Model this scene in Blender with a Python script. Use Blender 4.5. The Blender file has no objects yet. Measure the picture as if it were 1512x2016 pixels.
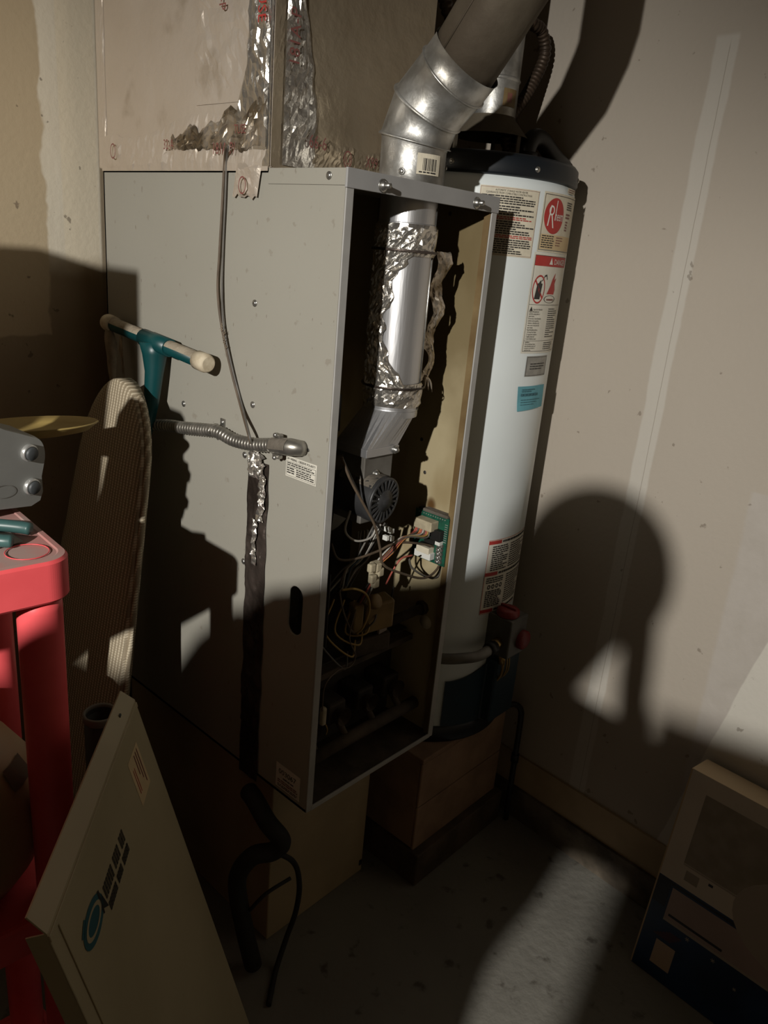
import bpy, bmesh, math, random
from mathutils import Vector, Matrix, noise
random.seed(7)
ZO = 0.457                       # furnace base stands this far above the garage floor (floor is z = 0)
scene = bpy.context.scene
C = scene.collection
pi = math.pi

# ------------------------------------------------------------------ camera
cd = bpy.data.cameras.new('camera')
cam = bpy.data.objects.new('camera', cd)
C.objects.link(cam)
cd.sensor_fit = 'VERTICAL'
cd.sensor_height = 24.0
cd.lens = 24.0 * 1500.358 / 2016.0
cd.clip_start = 0.02
cam.matrix_world = Matrix(((0.674578, 0.181633, -0.71551, -0.858122), (-0.733196, 0.277559, -0.620794, -0.877815), (0.08584, 0.943382, 0.320408, 1.505767), (0.0, 0.0, 0.0, 1.0)))
scene.camera = cam

# ------------------------------------------------------------------ world, lamp, exposure
w = bpy.data.worlds.new('world')
scene.world = w
w.use_nodes = True
wb = w.node_tree.nodes['Background']
wb.inputs[0].default_value = (1.0, 0.76, 0.47, 1)
wb.inputs[1].default_value = 0.085
LAMP = Vector((-2.75, -1.16, 1.64 + ZO))
ld = bpy.data.lights.new('garage_lamp', 'SPOT')
ld.energy = 430
ld.color = (1.0, 0.965, 0.90)
ld.shadow_soft_size = 0.026
ld.spot_size = math.radians(62)
ld.spot_blend = 1.0
lo = bpy.data.objects.new('garage_lamp', ld)
C.objects.link(lo)
lo.location = LAMP
lo.rotation_euler = (Vector((0.15, 0.08, 0.34 + ZO)) - LAMP).to_track_quat('-Z', 'Y').to_euler()
vs = scene.view_settings
vs.view_transform = 'Standard'
vs.look = 'None'
vs.gamma = 1.0
vs.exposure = 0.0
vs.use_curve_mapping = False

# ------------------------------------------------------------------ materials
MATS = {}
def mat(name, col, rough=0.6, metal=0.0, var=0.0, vscale=8.0, col2=None, bump=0.0, bscale=60.0, spec=0.5, bands=None, coat=0.0, detail=5.0):
    if name in MATS: return MATS[name]
    m = bpy.data.materials.new(name); m.use_nodes = True
    nt = m.node_tree; N = nt.nodes; L = nt.links
    b = N['Principled BSDF']
    b.inputs['Roughness'].default_value = rough
    b.inputs['Metallic'].default_value = metal
    b.inputs['Specular IOR Level'].default_value = spec
    b.inputs['Coat Weight'].default_value = coat
    col = tuple(col) + (1,)
    b.inputs['Base Color'].default_value = col
    tc = N.new('ShaderNodeTexCoord')
    if var > 0 or col2:
        n = N.new('ShaderNodeTexNoise'); n.inputs['Scale'].default_value = vscale; n.inputs['Detail'].default_value = detail
        L.new(tc.outputs['Object'], n.inputs['Vector'])
        r = N.new('ShaderNodeValToRGB')
        c2 = tuple(col2) + (1,) if col2 else tuple(c * (1 - var) for c in col[:3]) + (1,)
        r.color_ramp.elements[0].position = 0.38; r.color_ramp.elements[0].color = c2
        r.color_ramp.elements[1].position = 0.62; r.color_ramp.elements[1].color = col
        L.new(n.outputs['Fac'], r.inputs['Fac']); L.new(r.outputs['Color'], b.inputs['Base Color'])
    if bump > 0:
        n2 = N.new('ShaderNodeTexNoise'); n2.inputs['Scale'].default_value = bscale; n2.inputs['Detail'].default_value = 4
        L.new(tc.outputs['Object'], n2.inputs['Vector'])
        bp = N.new('ShaderNodeBump'); bp.inputs['Strength'].default_value = bump; bp.inputs['Distance'].default_value = 0.01
        L.new(n2.outputs['Fac'], bp.inputs['Height']); L.new(bp.outputs['Normal'], b.inputs['Normal'])
    MATS[name] = m
    return m

class NG:                                    # small node-graph helper for the layered surfaces
    def __init__(s, name):
        s.m = bpy.data.materials.new(name); s.m.use_nodes = True; MATS[name] = s.m
        s.nt = s.m.node_tree; s.b = s.nt.nodes['Principled BSDF']
        s.tc = s.nt.nodes.new('ShaderNodeTexCoord')
        sp = s.nt.nodes.new('ShaderNodeSeparateXYZ'); s.nt.links.new(s.tc.outputs['Object'], sp.inputs[0]); s.x, s.y, s.z = sp.outputs
    def math(s, op, a, b=0.0, c=None):
        n = s.nt.nodes.new('ShaderNodeMath'); n.operation = op
        for i, v in enumerate((a, b, c)):
            if v is None: continue
            if isinstance(v, (int, float)): n.inputs[i].default_value = v
            else: s.nt.links.new(v, n.inputs[i])
        return n.outputs[0]
    def noise(s, scale, detail=4, stretch=None):
        n = s.nt.nodes.new('ShaderNodeTexNoise'); n.inputs['Scale'].default_value = scale; n.inputs['Detail'].default_value = detail
        v = s.tc.outputs['Object']
        if stretch:
            mp = s.nt.nodes.new('ShaderNodeMapping'); mp.inputs['Scale'].default_value = stretch
            s.nt.links.new(v, mp.inputs['Vector']); v = mp.outputs[0]
        s.nt.links.new(v, n.inputs['Vector']); return n.outputs['Fac']
    def step(s, v, lo, hi):                  # smooth 0..1
        n = s.nt.nodes.new('ShaderNodeMapRange'); n.interpolation_type = 'SMOOTHSTEP'
        s.nt.links.new(v, n.inputs[0]); n.inputs[1].default_value = lo; n.inputs[2].default_value = hi
        return n.outputs[0]
    def band(s, v, lo, hi, soft):
        return s.math('MULTIPLY', s.step(v, lo - soft, lo + soft), s.math('SUBTRACT', 1.0, s.step(v, hi - soft, hi + soft)))
    def mix(s, f, a, b):
        n = s.nt.nodes.new('ShaderNodeMix'); n.data_type = 'RGBA'
        ins = [i for i in n.inputs if i.enabled or i.type == 'RGBA']
        if isinstance(f, (int, float)): n.inputs[0].default_value = f
        else: s.nt.links.new(f, n.inputs[0])
        for k, v in ((6, a), (7, b)):
            if isinstance(v, tuple): n.inputs[k].default_value = v + (1,)
            else: s.nt.links.new(v, n.inputs[k])
        return n.outputs[2]
    def out(s, color, rough=0.8, bump=None, bs=0.3, metal=0.0, spec=0.3, dist=0.01):
        s.nt.links.new(color, s.b.inputs['Base Color'])
        s.b.inputs['Specular IOR Level'].default_value = spec
        for k, v in (('Roughness', rough), ('Metallic', metal)):
            if isinstance(v, (int, float)): s.b.inputs[k].default_value = v
            else: s.nt.links.new(v, s.b.inputs[k])
        if bump is not None:
            bp = s.nt.nodes.new('ShaderNodeBump'); bp.inputs['Strength'].default_value = bs; bp.inputs['Distance'].default_value = dist
            s.nt.links.new(bump, bp.inputs['Height']); s.nt.links.new(bp.outputs[0], s.b.inputs['Normal'])
        return s.m

# drywall of the back wall: tan paint, a ragged skim-coat band, bare paper below
g = NG('drywall_back')
wob = g.math('MULTIPLY', g.math('SUBTRACT', g.noise(14, 3), 0.5), 0.035)
xx = g.math('ADD', g.x, wob)
zz = g.math('ADD', g.z, wob)
paint = g.mix(g.noise(3, 5), (0.52, 0.425, 0.285), (0.47, 0.375, 0.25))
bare = g.mix(g.noise(9, 6), (0.36, 0.29, 0.20), (0.27, 0.21, 0.13))
mud = g.mix(g.noise(25, 5, (1, 1, .25)), (0.80, 0.745, 0.62), (0.62, 0.55, 0.43))
tapec = g.mix(g.band(g.x, -.045, .034, .003), mud, (0.74, 0.66, 0.51))
patch = g.math('MULTIPLY', g.math('SUBTRACT', 1.0, g.step(xx, -.088, -.078)), g.step(zz, .812 + ZO, .818 + ZO))
up = g.step(zz, .93 + ZO, 1.0 + ZO)
c = g.mix(g.step(xx, -.088, -.080), paint, g.mix(up, bare, tapec))
c = g.mix(g.step(zz, .812 + ZO, .820 + ZO), bare, c)
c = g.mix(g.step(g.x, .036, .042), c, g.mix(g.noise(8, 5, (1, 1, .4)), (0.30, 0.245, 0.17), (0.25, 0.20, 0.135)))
c = g.mix(g.math('MULTIPLY', g.step(g.noise(42, 3), .70, .74), .6), c, (0.10, 0.07, 0.05))
g.out(c, .85, g.noise(70, 6), .12)

# drywall of the right-hand wall, taped seams run up it
g = NG('drywall_right')
wob = g.math('MULTIPLY', g.math('SUBTRACT', g.noise(9, 3), 0.5), 0.012)
yy = g.math('ADD', g.y, wob)
base = g.mix(g.noise(2.2, 4), (0.45, 0.40, 0.335), (0.41, 0.36, 0.30))
seam = g.math('MULTIPLY', g.band(yy, -.218, -.172, .003), g.math('SUBTRACT', 1.0, g.step(g.z, 1.50 + ZO, 1.51 + ZO)))
c = g.mix(g.math('MULTIPLY', seam, .75), base, (0.53, 0.50, 0.445))
crack = g.math('MULTIPLY', g.band(g.math('ADD', g.y, g.math('MULTIPLY', g.math('SUBTRACT', g.noise(5, 2, (1, 1, 1)), .5), .006)), -.2035, -.2022, .0006), g.math('SUBTRACT', 1.0, g.step(g.z, 1.48 + ZO, 1.5 + ZO)))
c = g.mix(g.math('MULTIPLY', crack, .6), c, (0.20, 0.16, 0.12))
zw = g.math('ADD', g.z, wob)
lim = g.math('SUBTRACT', g.step(zw, .25 + ZO, .26 + ZO), 0.0)
edge = g.math('ADD', yy, g.math('MULTIPLY', g.math('SUBTRACT', g.z, .65 + ZO), -.01))
mudb = g.math('MULTIPLY', g.math('SUBTRACT', 1.0, g.step(edge, -.452, -.440)), g.math('SUBTRACT', 1.0, g.step(zw, .645 + ZO, .65 + ZO)))
c = g.mix(g.math('MULTIPLY', mudb, .8), c, g.mix(g.noise(22, 4), (0.50, 0.46, 0.42), (0.40, 0.365, 0.32)))
corner = g.math('MULTIPLY', g.math('SUBTRACT', 1.0, g.step(g.math('ADD', yy, g.math('MULTIPLY', g.math('SUBTRACT', g.z, .15 + ZO), .20)), -.512, -.508)), g.math('SUBTRACT', 1.0, g.step(zw, .50 + ZO, .52 + ZO)))
c = g.mix(g.math('MULTIPLY', corner, .8), c, (0.60, 0.57, 0.50))
c = g.mix(g.math('MULTIPLY', g.step(g.noise(34, 3), .70, .74), .5), c, (0.12, 0.09, 0.06))
g.out(c, .85, g.noise(90, 5), .10)

# garage concrete
g = NG('concrete')
c = g.mix(g.noise(4, 6), (0.26, 0.25, 0.215), (0.15, 0.14, 0.12))
c = g.mix(g.math('MULTIPLY', g.step(g.noise(19, 5), .6, .72), .7), c, (0.05, 0.04, 0.03))
g.out(c, .7, g.noise(45, 6), .3)

# furnace sheet metal: pale enamel with grime and scratches
g = NG('furnace_enamel')
c = g.mix(g.noise(3.5, 5), (0.345, 0.33, 0.285), (0.305, 0.29, 0.245))
c = g.mix(g.math('MULTIPLY', g.step(g.noise(38, 4), .66, .72), .45), c, (0.22, 0.19, 0.15))
c = g.mix(g.math('MULTIPLY', g.step(g.noise(120, 2, (1, 1, .35)), .72, .75), .6), c, (0.16, 0.13, 0.10))
g.out(c, .5, g.noise(220, 2), .03, spec=.35)
# inside of the furnace casing: cream enamel with heat-brown stains
g = NG('furnace_cream')
st = g.math('MULTIPLY', g.step(g.noise(7, 3, (1, 1, .5)), .47, .66), .75)
brown = g.step(g.math('ADD', g.z, g.math('MULTIPLY', g.math('SUBTRACT', g.noise(6, 4), .5), .5)), .62 + ZO, .92 + ZO)
c = g.mix(st, g.mix(brown, (0.40, 0.335, 0.205), (0.20, 0.155, 0.08)), g.mix(brown, (0.26, 0.195, 0.095), (0.155, 0.115, 0.055)))
hot = g.math('ADD', g.math('POWER', g.math('SUBTRACT', g.y, .072), 2.0), g.math('MULTIPLY', g.math('POWER', g.math('SUBTRACT', g.z, .545 + ZO), 2.0), .55))
c = g.mix(g.math('SUBTRACT', 1.0, g.step(hot, .00001, .00028)), c, (0.10, 0.05, 0.015))
g.out(c, .55, g.noise(150, 2), .03, spec=.3)
# aged foil jacket
g = NG('foil_jacket')
c = g.mix(g.noise(5, 6), (0.78, 0.71, 0.63), (0.60, 0.51, 0.41))
c = g.mix(g.math('MULTIPLY', g.step(g.noise(11, 5), .58, .78), .6), c, (0.36, 0.28, 0.19))
h = g.math('ADD', g.noise(16, 5), g.math('MULTIPLY', g.noise(60, 3), .3))
g.out(c, g.math('ADD', g.math('MULTIPLY', g.noise(7, 3), .3), .28), h, .35, metal=.62, dist=.012)
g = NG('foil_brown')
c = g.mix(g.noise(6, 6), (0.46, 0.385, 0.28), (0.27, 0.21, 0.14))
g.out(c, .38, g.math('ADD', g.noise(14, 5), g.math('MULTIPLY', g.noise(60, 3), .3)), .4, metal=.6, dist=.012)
g = NG('foil_dirty')
c = g.mix(g.step(g.noise(16, 5), .4, .6), (0.60, 0.53, 0.44), (0.24, 0.19, 0.13))
g.out(c, .3, g.noise(22, 4), .4, metal=.8, dist=.01)
g = NG('foil_tape')
c = g.mix(g.noise(9, 6), (0.80, 0.78, 0.74), (0.50, 0.45, 0.38))
g.out(c, .27, g.math('ADD', g.noise(22, 4), g.math('MULTIPLY', g.noise(80, 3), .25)), .5, metal=.9, dist=.01)
g = NG('dirty_foil')
c = g.mix(g.step(g.noise(9, 5), .38, .62), (0.085, 0.066, 0.056), (0.042, 0.032, 0.026))
g.out(c, .42, g.noise(30, 4), .5, metal=.5, dist=.01)
# dusty galvanised pipe
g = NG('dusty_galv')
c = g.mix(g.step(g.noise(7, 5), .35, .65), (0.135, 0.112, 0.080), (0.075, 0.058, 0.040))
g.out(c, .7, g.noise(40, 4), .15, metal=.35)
g = NG('galv')
c = g.mix(g.step(g.noise(26, 5), .35, .65), (0.60, 0.60, 0.58), (0.36, 0.35, 0.325))
c = g.mix(g.math('MULTIPLY', g.step(g.noise(9, 5), .5, .72), .55), c, (0.22, 0.195, 0.155))
g.out(c, g.math('ADD', g.math('MULTIPLY', g.noise(18, 4), .34), .25), g.noise(45, 4), .12, metal=.85)
g = NG('brushed')
c = g.mix(g.noise(10, 3), (0.62, 0.62, 0.63), (0.52, 0.52, 0.53))
g.out(c, .36, g.noise(160, 2, (1, 1, .1)), .05, metal=.85)
# quilted ironing-board cover
g = NG('board_cover')
wv = g.nt.nodes.new('ShaderNodeTexWave'); wv.inputs['Scale'].default_value = 34; wv.bands_direction = 'Y'; wv.inputs['Distortion'].default_value = 1.2; wv.inputs['Detail'].default_value = 2
g.nt.links.new(g.tc.outputs['Object'], wv.inputs['Vector'])
wv2 = g.nt.nodes.new('ShaderNodeTexWave'); wv2.inputs['Scale'].default_value = 60; wv2.bands_direction = 'Z'; wv2.inputs['Distortion'].default_value = 2
g.nt.links.new(g.tc.outputs['Object'], wv2.inputs['Vector'])
pat = g.math('MULTIPLY', wv.outputs['Fac'], g.math('ADD', g.math('MULTIPLY', wv2.outputs['Fac'], .5), .5))
c = g.mix(g.step(pat, .25, .7), (0.27, 0.22, 0.15), (0.52, 0.45, 0.33))
g.out(c, .7, pat, .5, dist=.004)

M = dict(
 heater=mat('heater_enamel', (.72, .77, .77), .35, 0, .06, 4, bump=.01, bscale=90),
 cream_lbl=mat('label_cream', (.66, .60, .47), .6, 0, .12, 40),
 white_lbl=mat('label_white', (.70, .67, .58), .6, 0, .10, 30),
 grey_lbl=mat('label_grey', (.33, .32, .29), .5, .2, .2, 60),
 red=mat('print_red', (.42, .035, .03), .55, 0, .15, 30),
 black=mat('print_black', (.03, .027, .024), .6),
 brownp=mat('print_brown', (.20, .07, .06), .5),
 whitep=mat('print_white', (.74, .70, .64), .6),
 note=mat('note_blue', (.13, .36, .42), .8, 0, .15, 20),
 noted=mat('note_print', (.05, .14, .17), .8),
 navy=mat('navy_enamel', (.007, .010, .014), .45, 0, .2, 10),
 cover=mat('cover_blue', (.010, .030, .045), .5, 0, .2, 10),
 blackpl=mat('black_plastic', (.012, .011, .010), .5, 0, .3, 30),
 rubber=mat('rubber', (.02, .018, .016), .75, 0, .3, 40),
 screw=mat('screw_steel', (.50, .49, .46), .32, .9, .25, 90),
 lipgrey=mat('lip_grey', (.34, .335, .33), .5, 0, .12, 12),
 edgegrey=mat('edge_grey', (.40, .39, .37), .5, 0, .15, 14),
 stained=mat('stained_edge', (.22, .155, .07), .6, 0, 0, 9, col2=(.13, .08, .03)),
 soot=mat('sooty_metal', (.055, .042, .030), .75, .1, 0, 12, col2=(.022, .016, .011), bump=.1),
 soot2=mat('sooty_brown', (.085, .062, .042), .8, .1, 0, 15, col2=(.04, .028, .018), bump=.15),
 greymetal=mat('dusty_grey_metal', (.20, .19, .17), .55, .4, 0, 14, col2=(.12, .11, .095)),
 motor=mat('motor_paint', (.055, .055, .056), .45, .2, 0, 16, col2=(.033, .033, .034)),
 dust=mat('dust_grey', (.15, .13, .105), .95, 0, 0, 22, col2=(.09, .075, .058), bump=.3, bscale=120),
 pcb=mat('pcb_green', (.012, .095, .055), .4, 0, 0, 60, col2=(.008, .06, .038)),
 pcbpad=mat('pcb_solder', (.45, .48, .42), .35, .6),
 nylon=mat('nylon_white', (.44, .38, .26), .55, 0, .2, 60),
 relay=mat('relay_white', (.66, .66, .62), .5),
 wred=mat('wire_red', (.36, .085, .06), .5), worange=mat('wire_orange', (.45, .17, .05), .5), wgrey=mat('wire_grey', (.12, .11, .095), .5, 0, .3, 40),
 wblack=mat('wire_black', (.02, .018, .015), .45), wwhite=mat('wire_white', (.42, .40, .36), .5), wbrown=mat('wire_brown', (.12, .085, .055), .6, 0, .3, 40),
 wyel=mat('wire_yellow', (.34, .22, .06), .55), wblue=mat('wire_blue', (.06, .09, .13), .5),
 valve=mat('valve_tan', (.27, .18, .075), .55, .1, .25, 30), valve2=mat('valve_grey', (.13, .125, .11), .5, .4, .2, 30),
 brass=mat('brass', (.42, .28, .10), .35, .8, .2, 40), redknob=mat('red_knob', (.20, .018, .018), .5, 0, .2, 20),
 teal=mat('teal_enamel', (.003, .058, .062), .38, 0, .15, 12), dustybar=mat('dusty_bar', (.36, .31, .235), .95, 0, 0, 30, col2=(.27, .225, .165), bump=.3, bscale=150),
 capwhite=mat('cap_ivory', (.62, .54, .40), .7, 0, 0, 60, col2=(.48, .40, .28)),
 cobweb=mat('cobweb', (.28, .22, .15), .95, 0, .3, 60),
 redpl=mat('red_plastic', (.92, .125, .135), .42, 0, 0, 9, col2=(.82, .10, .11), spec=.4), redtop=mat('dusty_red_top', (.40, .27, .24), .85, 0, 0, 14, col2=(.50, .20, .18)),
 greyplastic=mat('grey_plastic', (.33, .335, .32), .4, .15, .12, 12), silver=mat('silver_ring', (.60, .60, .58), .3, .7), foot=mat('rubber_foot', (.05, .055, .058), .5),
 tealgrip=mat('teal_grip', (.045, .11, .105), .4, 0, .2, 30), steel=mat('tool_steel', (.25, .24, .22), .4, .8),
 yellow=mat('yellow_plastic', (.40, .29, .095), .6, 0, .1, 12), paper=mat('paper', (.36, .30, .26), .85, 0, .15, 20),
 jug=mat('beige_plastic', (.42, .30, .17), .5, 0, .12, 6), darksticker=mat('dark_sticker', (.12, .085, .05), .6),
 door=mat('door_enamel', (.40, .34, .215), .5, 0, 0, 5, col2=(.35, .295, .18), bump=.02), logo_teal=mat('logo_teal', (.012, .085, .105), .6), lbl_tan=mat('label_tan', (.62, .47, .27), .7, 0, .1, 20),
 bin=mat('bin_dark', (.03, .026, .02), .6), binrim=mat('bin_rim', (.16, .15, .125), .6),
 standbeige=mat('stand_beige', (.42, .33, .20), .6, 0, .15, 6), wood=mat('stand_wood', (.30, .19, .12), .85, 0, 0, 12, col2=(.22, .135, .085), bump=.2), wooddk=mat('dark_wood', (.10, .07, .045), .85, 0, 0, 14, col2=(.06, .042, .028), bump=.2),
 baseb=mat('baseboard_tan', (.42, .32, .20), .85, 0, 0, 8, col2=(.34, .255, .155)), curb=mat('curb_concrete', (.16, .13, .095), .9, 0, 0, 12, col2=(.07, .055, .04), bump=.4),
 carton=mat('carton_white', (.56, .50, .42), .6, 0, .08, 10), cartonblue=mat('carton_blue', (.012, .040, .115), .4, 0, 0, 8, col2=(.008, .022, .06)), cartonnavy=mat('carton_navy', (.010, .010, .020), .4),
 cartgrey=mat('carton_grey', (.30, .26, .21), .6, 0, 0, 30, col2=(.25, .215, .17)), cartgrey2=mat('carton_grey_light', (.36, .31, .26), .6), cartpink=mat('carton_mauve', (.35, .27, .25), .6, 0, .1, 12), cartside=mat('carton_edge', (.45, .33, .20), .8), cartpurple=mat('carton_purple', (.07, .035, .06), .5), cartsq=mat('carton_beige', (.42, .32, .24), .6),
 copper=mat('dark_copper', (.075, .05, .033), .5, .5, .3, 30), conduit=mat('conduit_steel', (.38, .36, .32), .35, .8, .3, 50),
 clothes=mat('dark_jacket', (.03, .03, .035), .9), skin=mat('skin', (.45, .28, .20), .6), hair=mat('hair_dark', (.02, .014, .01), .6), trousers=mat('dark_trousers', (.02, .022, .03), .9), phone=mat('phone_black', (.01, .01, .012), .25),
 ceil=mat('ceiling_board', (.45, .40, .32), .9, 0, .1, 3), opener=mat('opener_case', (.12, .12, .12), .5, 0, .1, 6),
 blockgrey=mat('blocker_grey', (.20, .19, .17), .6, 0, .1, 6),
)
for k in ('drywall_back', 'drywall_right', 'concrete', 'furnace_enamel', 'furnace_cream', 'foil_jacket', 'foil_brown', 'foil_dirty', 'foil_tape', 'dirty_foil', 'dusty_galv', 'galv', 'brushed', 'board_cover'): M[k] = MATS[k]

# ------------------------------------------------------------------ mesh helpers
def V(*a): return Vector(a[0]) if len(a) == 1 else Vector(a)
def tag(o, label=None, cat=None, group=None, kind=None):
    if label: o['label'] = label
    if cat: o['category'] = cat
    if group: o['group'] = group
    if kind: o['kind'] = kind
    return o
def thing(name, loc, label, cat, group=None):
    o = bpy.data.objects.new(name, None); C.objects.link(o)
    o.empty_display_size = .05
    o.location = (loc[0], loc[1], loc[2] + ZO)
    return tag(o, label, cat, group)
class MB:
    def __init__(s): s.v = []; s.f = []; s.mi = []; s.mats = []; s.sm = []
    def _m(s, m):
        if m is None: m = M['soot']
        if isinstance(m, str): m = M[m]
        if m not in s.mats: s.mats.append(m)
        return s.mats.index(m)
    def add(s, vs, fs, m=None, smooth=False):
        k = len(s.v); s.v += [tuple(v) for v in vs]; i = s._m(m)
        for f in fs: s.f.append(tuple(k + q for q in f)); s.mi.append(i); s.sm.append(smooth)
        return s
    def box(s, a, b, m=None, bevel=0.0, rot=None):
        a = V(a); b = V(b); bm = bmesh.new(); bmesh.ops.create_cube(bm, size=1)
        c = (a + b) / 2; d = Vector([max(abs(b[i] - a[i]), 1e-5) for i in range(3)])
        for v in bm.verts: v.co = Vector((v.co.x * d.x, v.co.y * d.y, v.co.z * d.z))
        if bevel > 0: bmesh.ops.bevel(bm, geom=bm.edges[:], offset=min(bevel, min(d) * .45), segments=2, profile=.5, affect='EDGES')
        if rot is not None:
            for v in bm.verts: v.co = rot @ v.co
        bm.verts.index_update()
        s.add([v.co + c for v in bm.verts], [[v.index for v in f.verts] for f in bm.faces], m)
        bm.free(); return s
    def obox(s, c, ux, uy, uz, hx, hy, hz, m=None, bevel=0.0):      # box in a given frame
        R = Matrix((V(ux).normalized(), V(uy).normalized(), V(uz).normalized())).transposed()
        return s.box(V(c) - V(hx, hy, hz), V(c) + V(hx, hy, hz), m, bevel, R)
    def frames(s, pts):
        P = [V(p) for p in pts]; T = []
        for i in range(len(P)):
            t = (P[min(i + 1, len(P) - 1)] - P[max(i - 1, 0)]); T.append(t.normalized() if t.length > 1e-9 else V(0, 0, 1))
        n = T[0].orthogonal().normalized(); out = []
        for i, t in enumerate(T):
            n = (n - t * n.dot(t)); n = n.normalized() if n.length > 1e-6 else t.orthogonal().normalized()
            out.append((P[i], n.copy(), t.cross(n)))
        return out
    def tube(s, pts, r, m=None, seg=10, caps=True, smooth=True):
        F = s.frames(pts); vs = []; fs = []
        for i, (p, n, b) in enumerate(F):
            rr = r[i] if hasattr(r, '__len__') else r
            for k in range(seg):
                a = 2 * pi * k / seg; vs.append(p + n * (rr * math.cos(a)) + b * (rr * math.sin(a)))
        for i in range(len(F) - 1):
            for k in range(seg):
                k2 = (k + 1) % seg; fs.append((i * seg + k, i * seg + k2, (i + 1) * seg + k2, (i + 1) * seg + k))
        s.add(vs, fs, m, smooth)
        if caps:
            k0 = len(s.v) - len(vs)
            for ring in (list(range(seg))[::-1], [(len(F) - 1) * seg + k for k in range(seg)]):
                s.f.append(tuple(k0 + q for q in ring)); s.mi.append(s._m(m)); s.sm.append(False)
        return s
    def cyl(s, a, b, r, m=None, seg=24, r2=None, smooth=True): return s.tube([a, b], [r, r if r2 is None else r2], m, seg, True, smooth)
    def lathe(s, prof, c, m=None, seg=48, axis=(0, 0, 1), a0=0, a1=2 * pi, smooth=True):  # prof: (radius, height)
        ax = V(axis).normalized(); e1 = ax.orthogonal().normalized() if abs(ax.z) < .99 else V(1, 0, 0); e2 = ax.cross(e1)
        full = abs(a1 - a0 - 2 * pi) < 1e-6; n = seg if full else seg + 1; vs = []; fs = []
        for r, h in prof:
            for k in range(n):
                a = a0 + (a1 - a0) * k / seg; vs.append(V(c) + ax * h + e1 * (r * math.cos(a)) + e2 * (r * math.sin(a)))
        for i in range(len(prof) - 1):
            for k in range(seg):
                k2 = (k + 1) % n; fs.append((i * n + k, i * n + k2, (i + 1) * n + k2, (i + 1) * n + k))
        return s.add(vs, fs, m, smooth)
    def plate(s, outer, holes, nrm, th, m=None):      # flat plate with holes, given 3-D loops; extruded along nrm by th
        bm = bmesh.new(); E = []
        for loop in [outer] + holes:
            vv = [bm.verts.new(V(p)) for p in loop]
            E += [bm.edges.new((vv[i], vv[(i + 1) % len(vv)])) for i in range(len(vv))]
        r = bmesh.ops.triangle_fill(bm, edges=E, use_beauty=True, normal=V(nrm))
        fc = [q for q in r['geom'] if isinstance(q, bmesh.types.BMFace)]
        ex = bmesh.ops.extrude_face_region(bm, geom=fc)
        for q in ex['geom']:
            if isinstance(q, bmesh.types.BMVert): q.co += V(nrm) * th
        bmesh.ops.recalc_face_normals(bm, faces=bm.faces[:]); bm.verts.index_update()
        s.add([v.co for v in bm.verts], [[v.index for v in q.verts] for q in bm.faces], m); bm.free(); return s
    def grid(s, nu, nv, fn, m=None, smooth=True, keep=None):
        vs = [fn(i / nu, j / nv) for j in range(nv + 1) for i in range(nu + 1)]; fs = []
        for j in range(nv):
            for i in range(nu):
                if keep and not keep((i + .5) / nu, (j + .5) / nv): continue
                a = j * (nu + 1) + i; fs.append((a, a + 1, a + nu + 2, a + nu + 1))
        return s.add(vs, fs, m, smooth)
    def build(s, name, parent=None, recalc=False):
        me = bpy.data.meshes.new(name); me.from_pydata([(v[0], v[1], v[2] + ZO) for v in s.v], [], s.f)
        for m in s.mats: me.materials.append(m)
        me.polygons.foreach_set('material_index', s.mi); me.polygons.foreach_set('use_smooth', s.sm)
        if recalc:
            bm = bmesh.new(); bm.from_mesh(me); bmesh.ops.recalc_face_normals(bm, faces=bm.faces[:]); bm.to_mesh(me); bm.free()
        me.update(); o = bpy.data.objects.new(name, me); C.objects.link(o)
        if parent is not None:
            o.parent = parent
            top = parent
            loc = V(0, 0, 0)
            if parent.parent is None: loc = parent.location.copy()
            o.matrix_parent_inverse = Matrix.Translation(-loc) if parent.type == 'EMPTY' else Matrix.Identity(4)
        return o
def struct(mb, name, parent=None):
    o = mb.build(name, parent)
    if parent is None: o['kind'] = 'structure'
    return o
def cr(pts, n=8):                                   # Catmull-Rom through points
    P = [V(p) for p in pts]; P = [P[0] * 2 - P[1]] + P + [P[-1] * 2 - P[-2]]; out = []
    for i in range(1, len(P) - 2):
        for k in range(n):
            t = k / n; a, b, c, d = P[i - 1:i + 3]
            out.append(((b * 2) + (c - a) * t + (a * 2 - b * 5 + c * 4 - d) * t * t + (b * 3 - a - c * 3 + d) * t ** 3) * .5)
    return out + [P[-2]]
def corr(pts, r, dr, pitch, n=14):                  # path + radii of a corrugated hose
    p = cr(pts, n); L = [0]
    for i in range(1, len(p)): L.append(L[-1] + (p[i] - p[i - 1]).length)
    step = pitch / 4; q = []; rad = []; k = 0; j = 0
    while k * step < L[-1]:
        t = k * step
        while j < len(L) - 2 and L[j + 1] < t: j += 1
        u = (t - L[j]) / max(L[j + 1] - L[j], 1e-9); q.append(p[j].lerp(p[j + 1], u)); rad.append(r + dr * (0, .8, 1, .8)[k % 4]); k += 1
    return q, rad
_font_cache = {}
def glyphs(txt):
    if txt in _font_cache: return _font_cache[txt]
    cu = bpy.data.curves.new('txt', 'FONT'); cu.body = txt; cu.size = 1; cu.resolution_u = 2
    o = bpy.data.objects.new('txt', cu); C.objects.link(o)
    dg = bpy.context.evaluated_depsgraph_get(); me = bpy.data.meshes.new_from_object(o.evaluated_get(dg))
    r = ([v.co.copy() for v in me.vertices], [tuple(p.vertices) for p in me.polygons])
    bpy.data.objects.remove(o); bpy.data.curves.remove(cu); bpy.data.meshes.remove(me)
    _font_cache[txt] = r; return r
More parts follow.
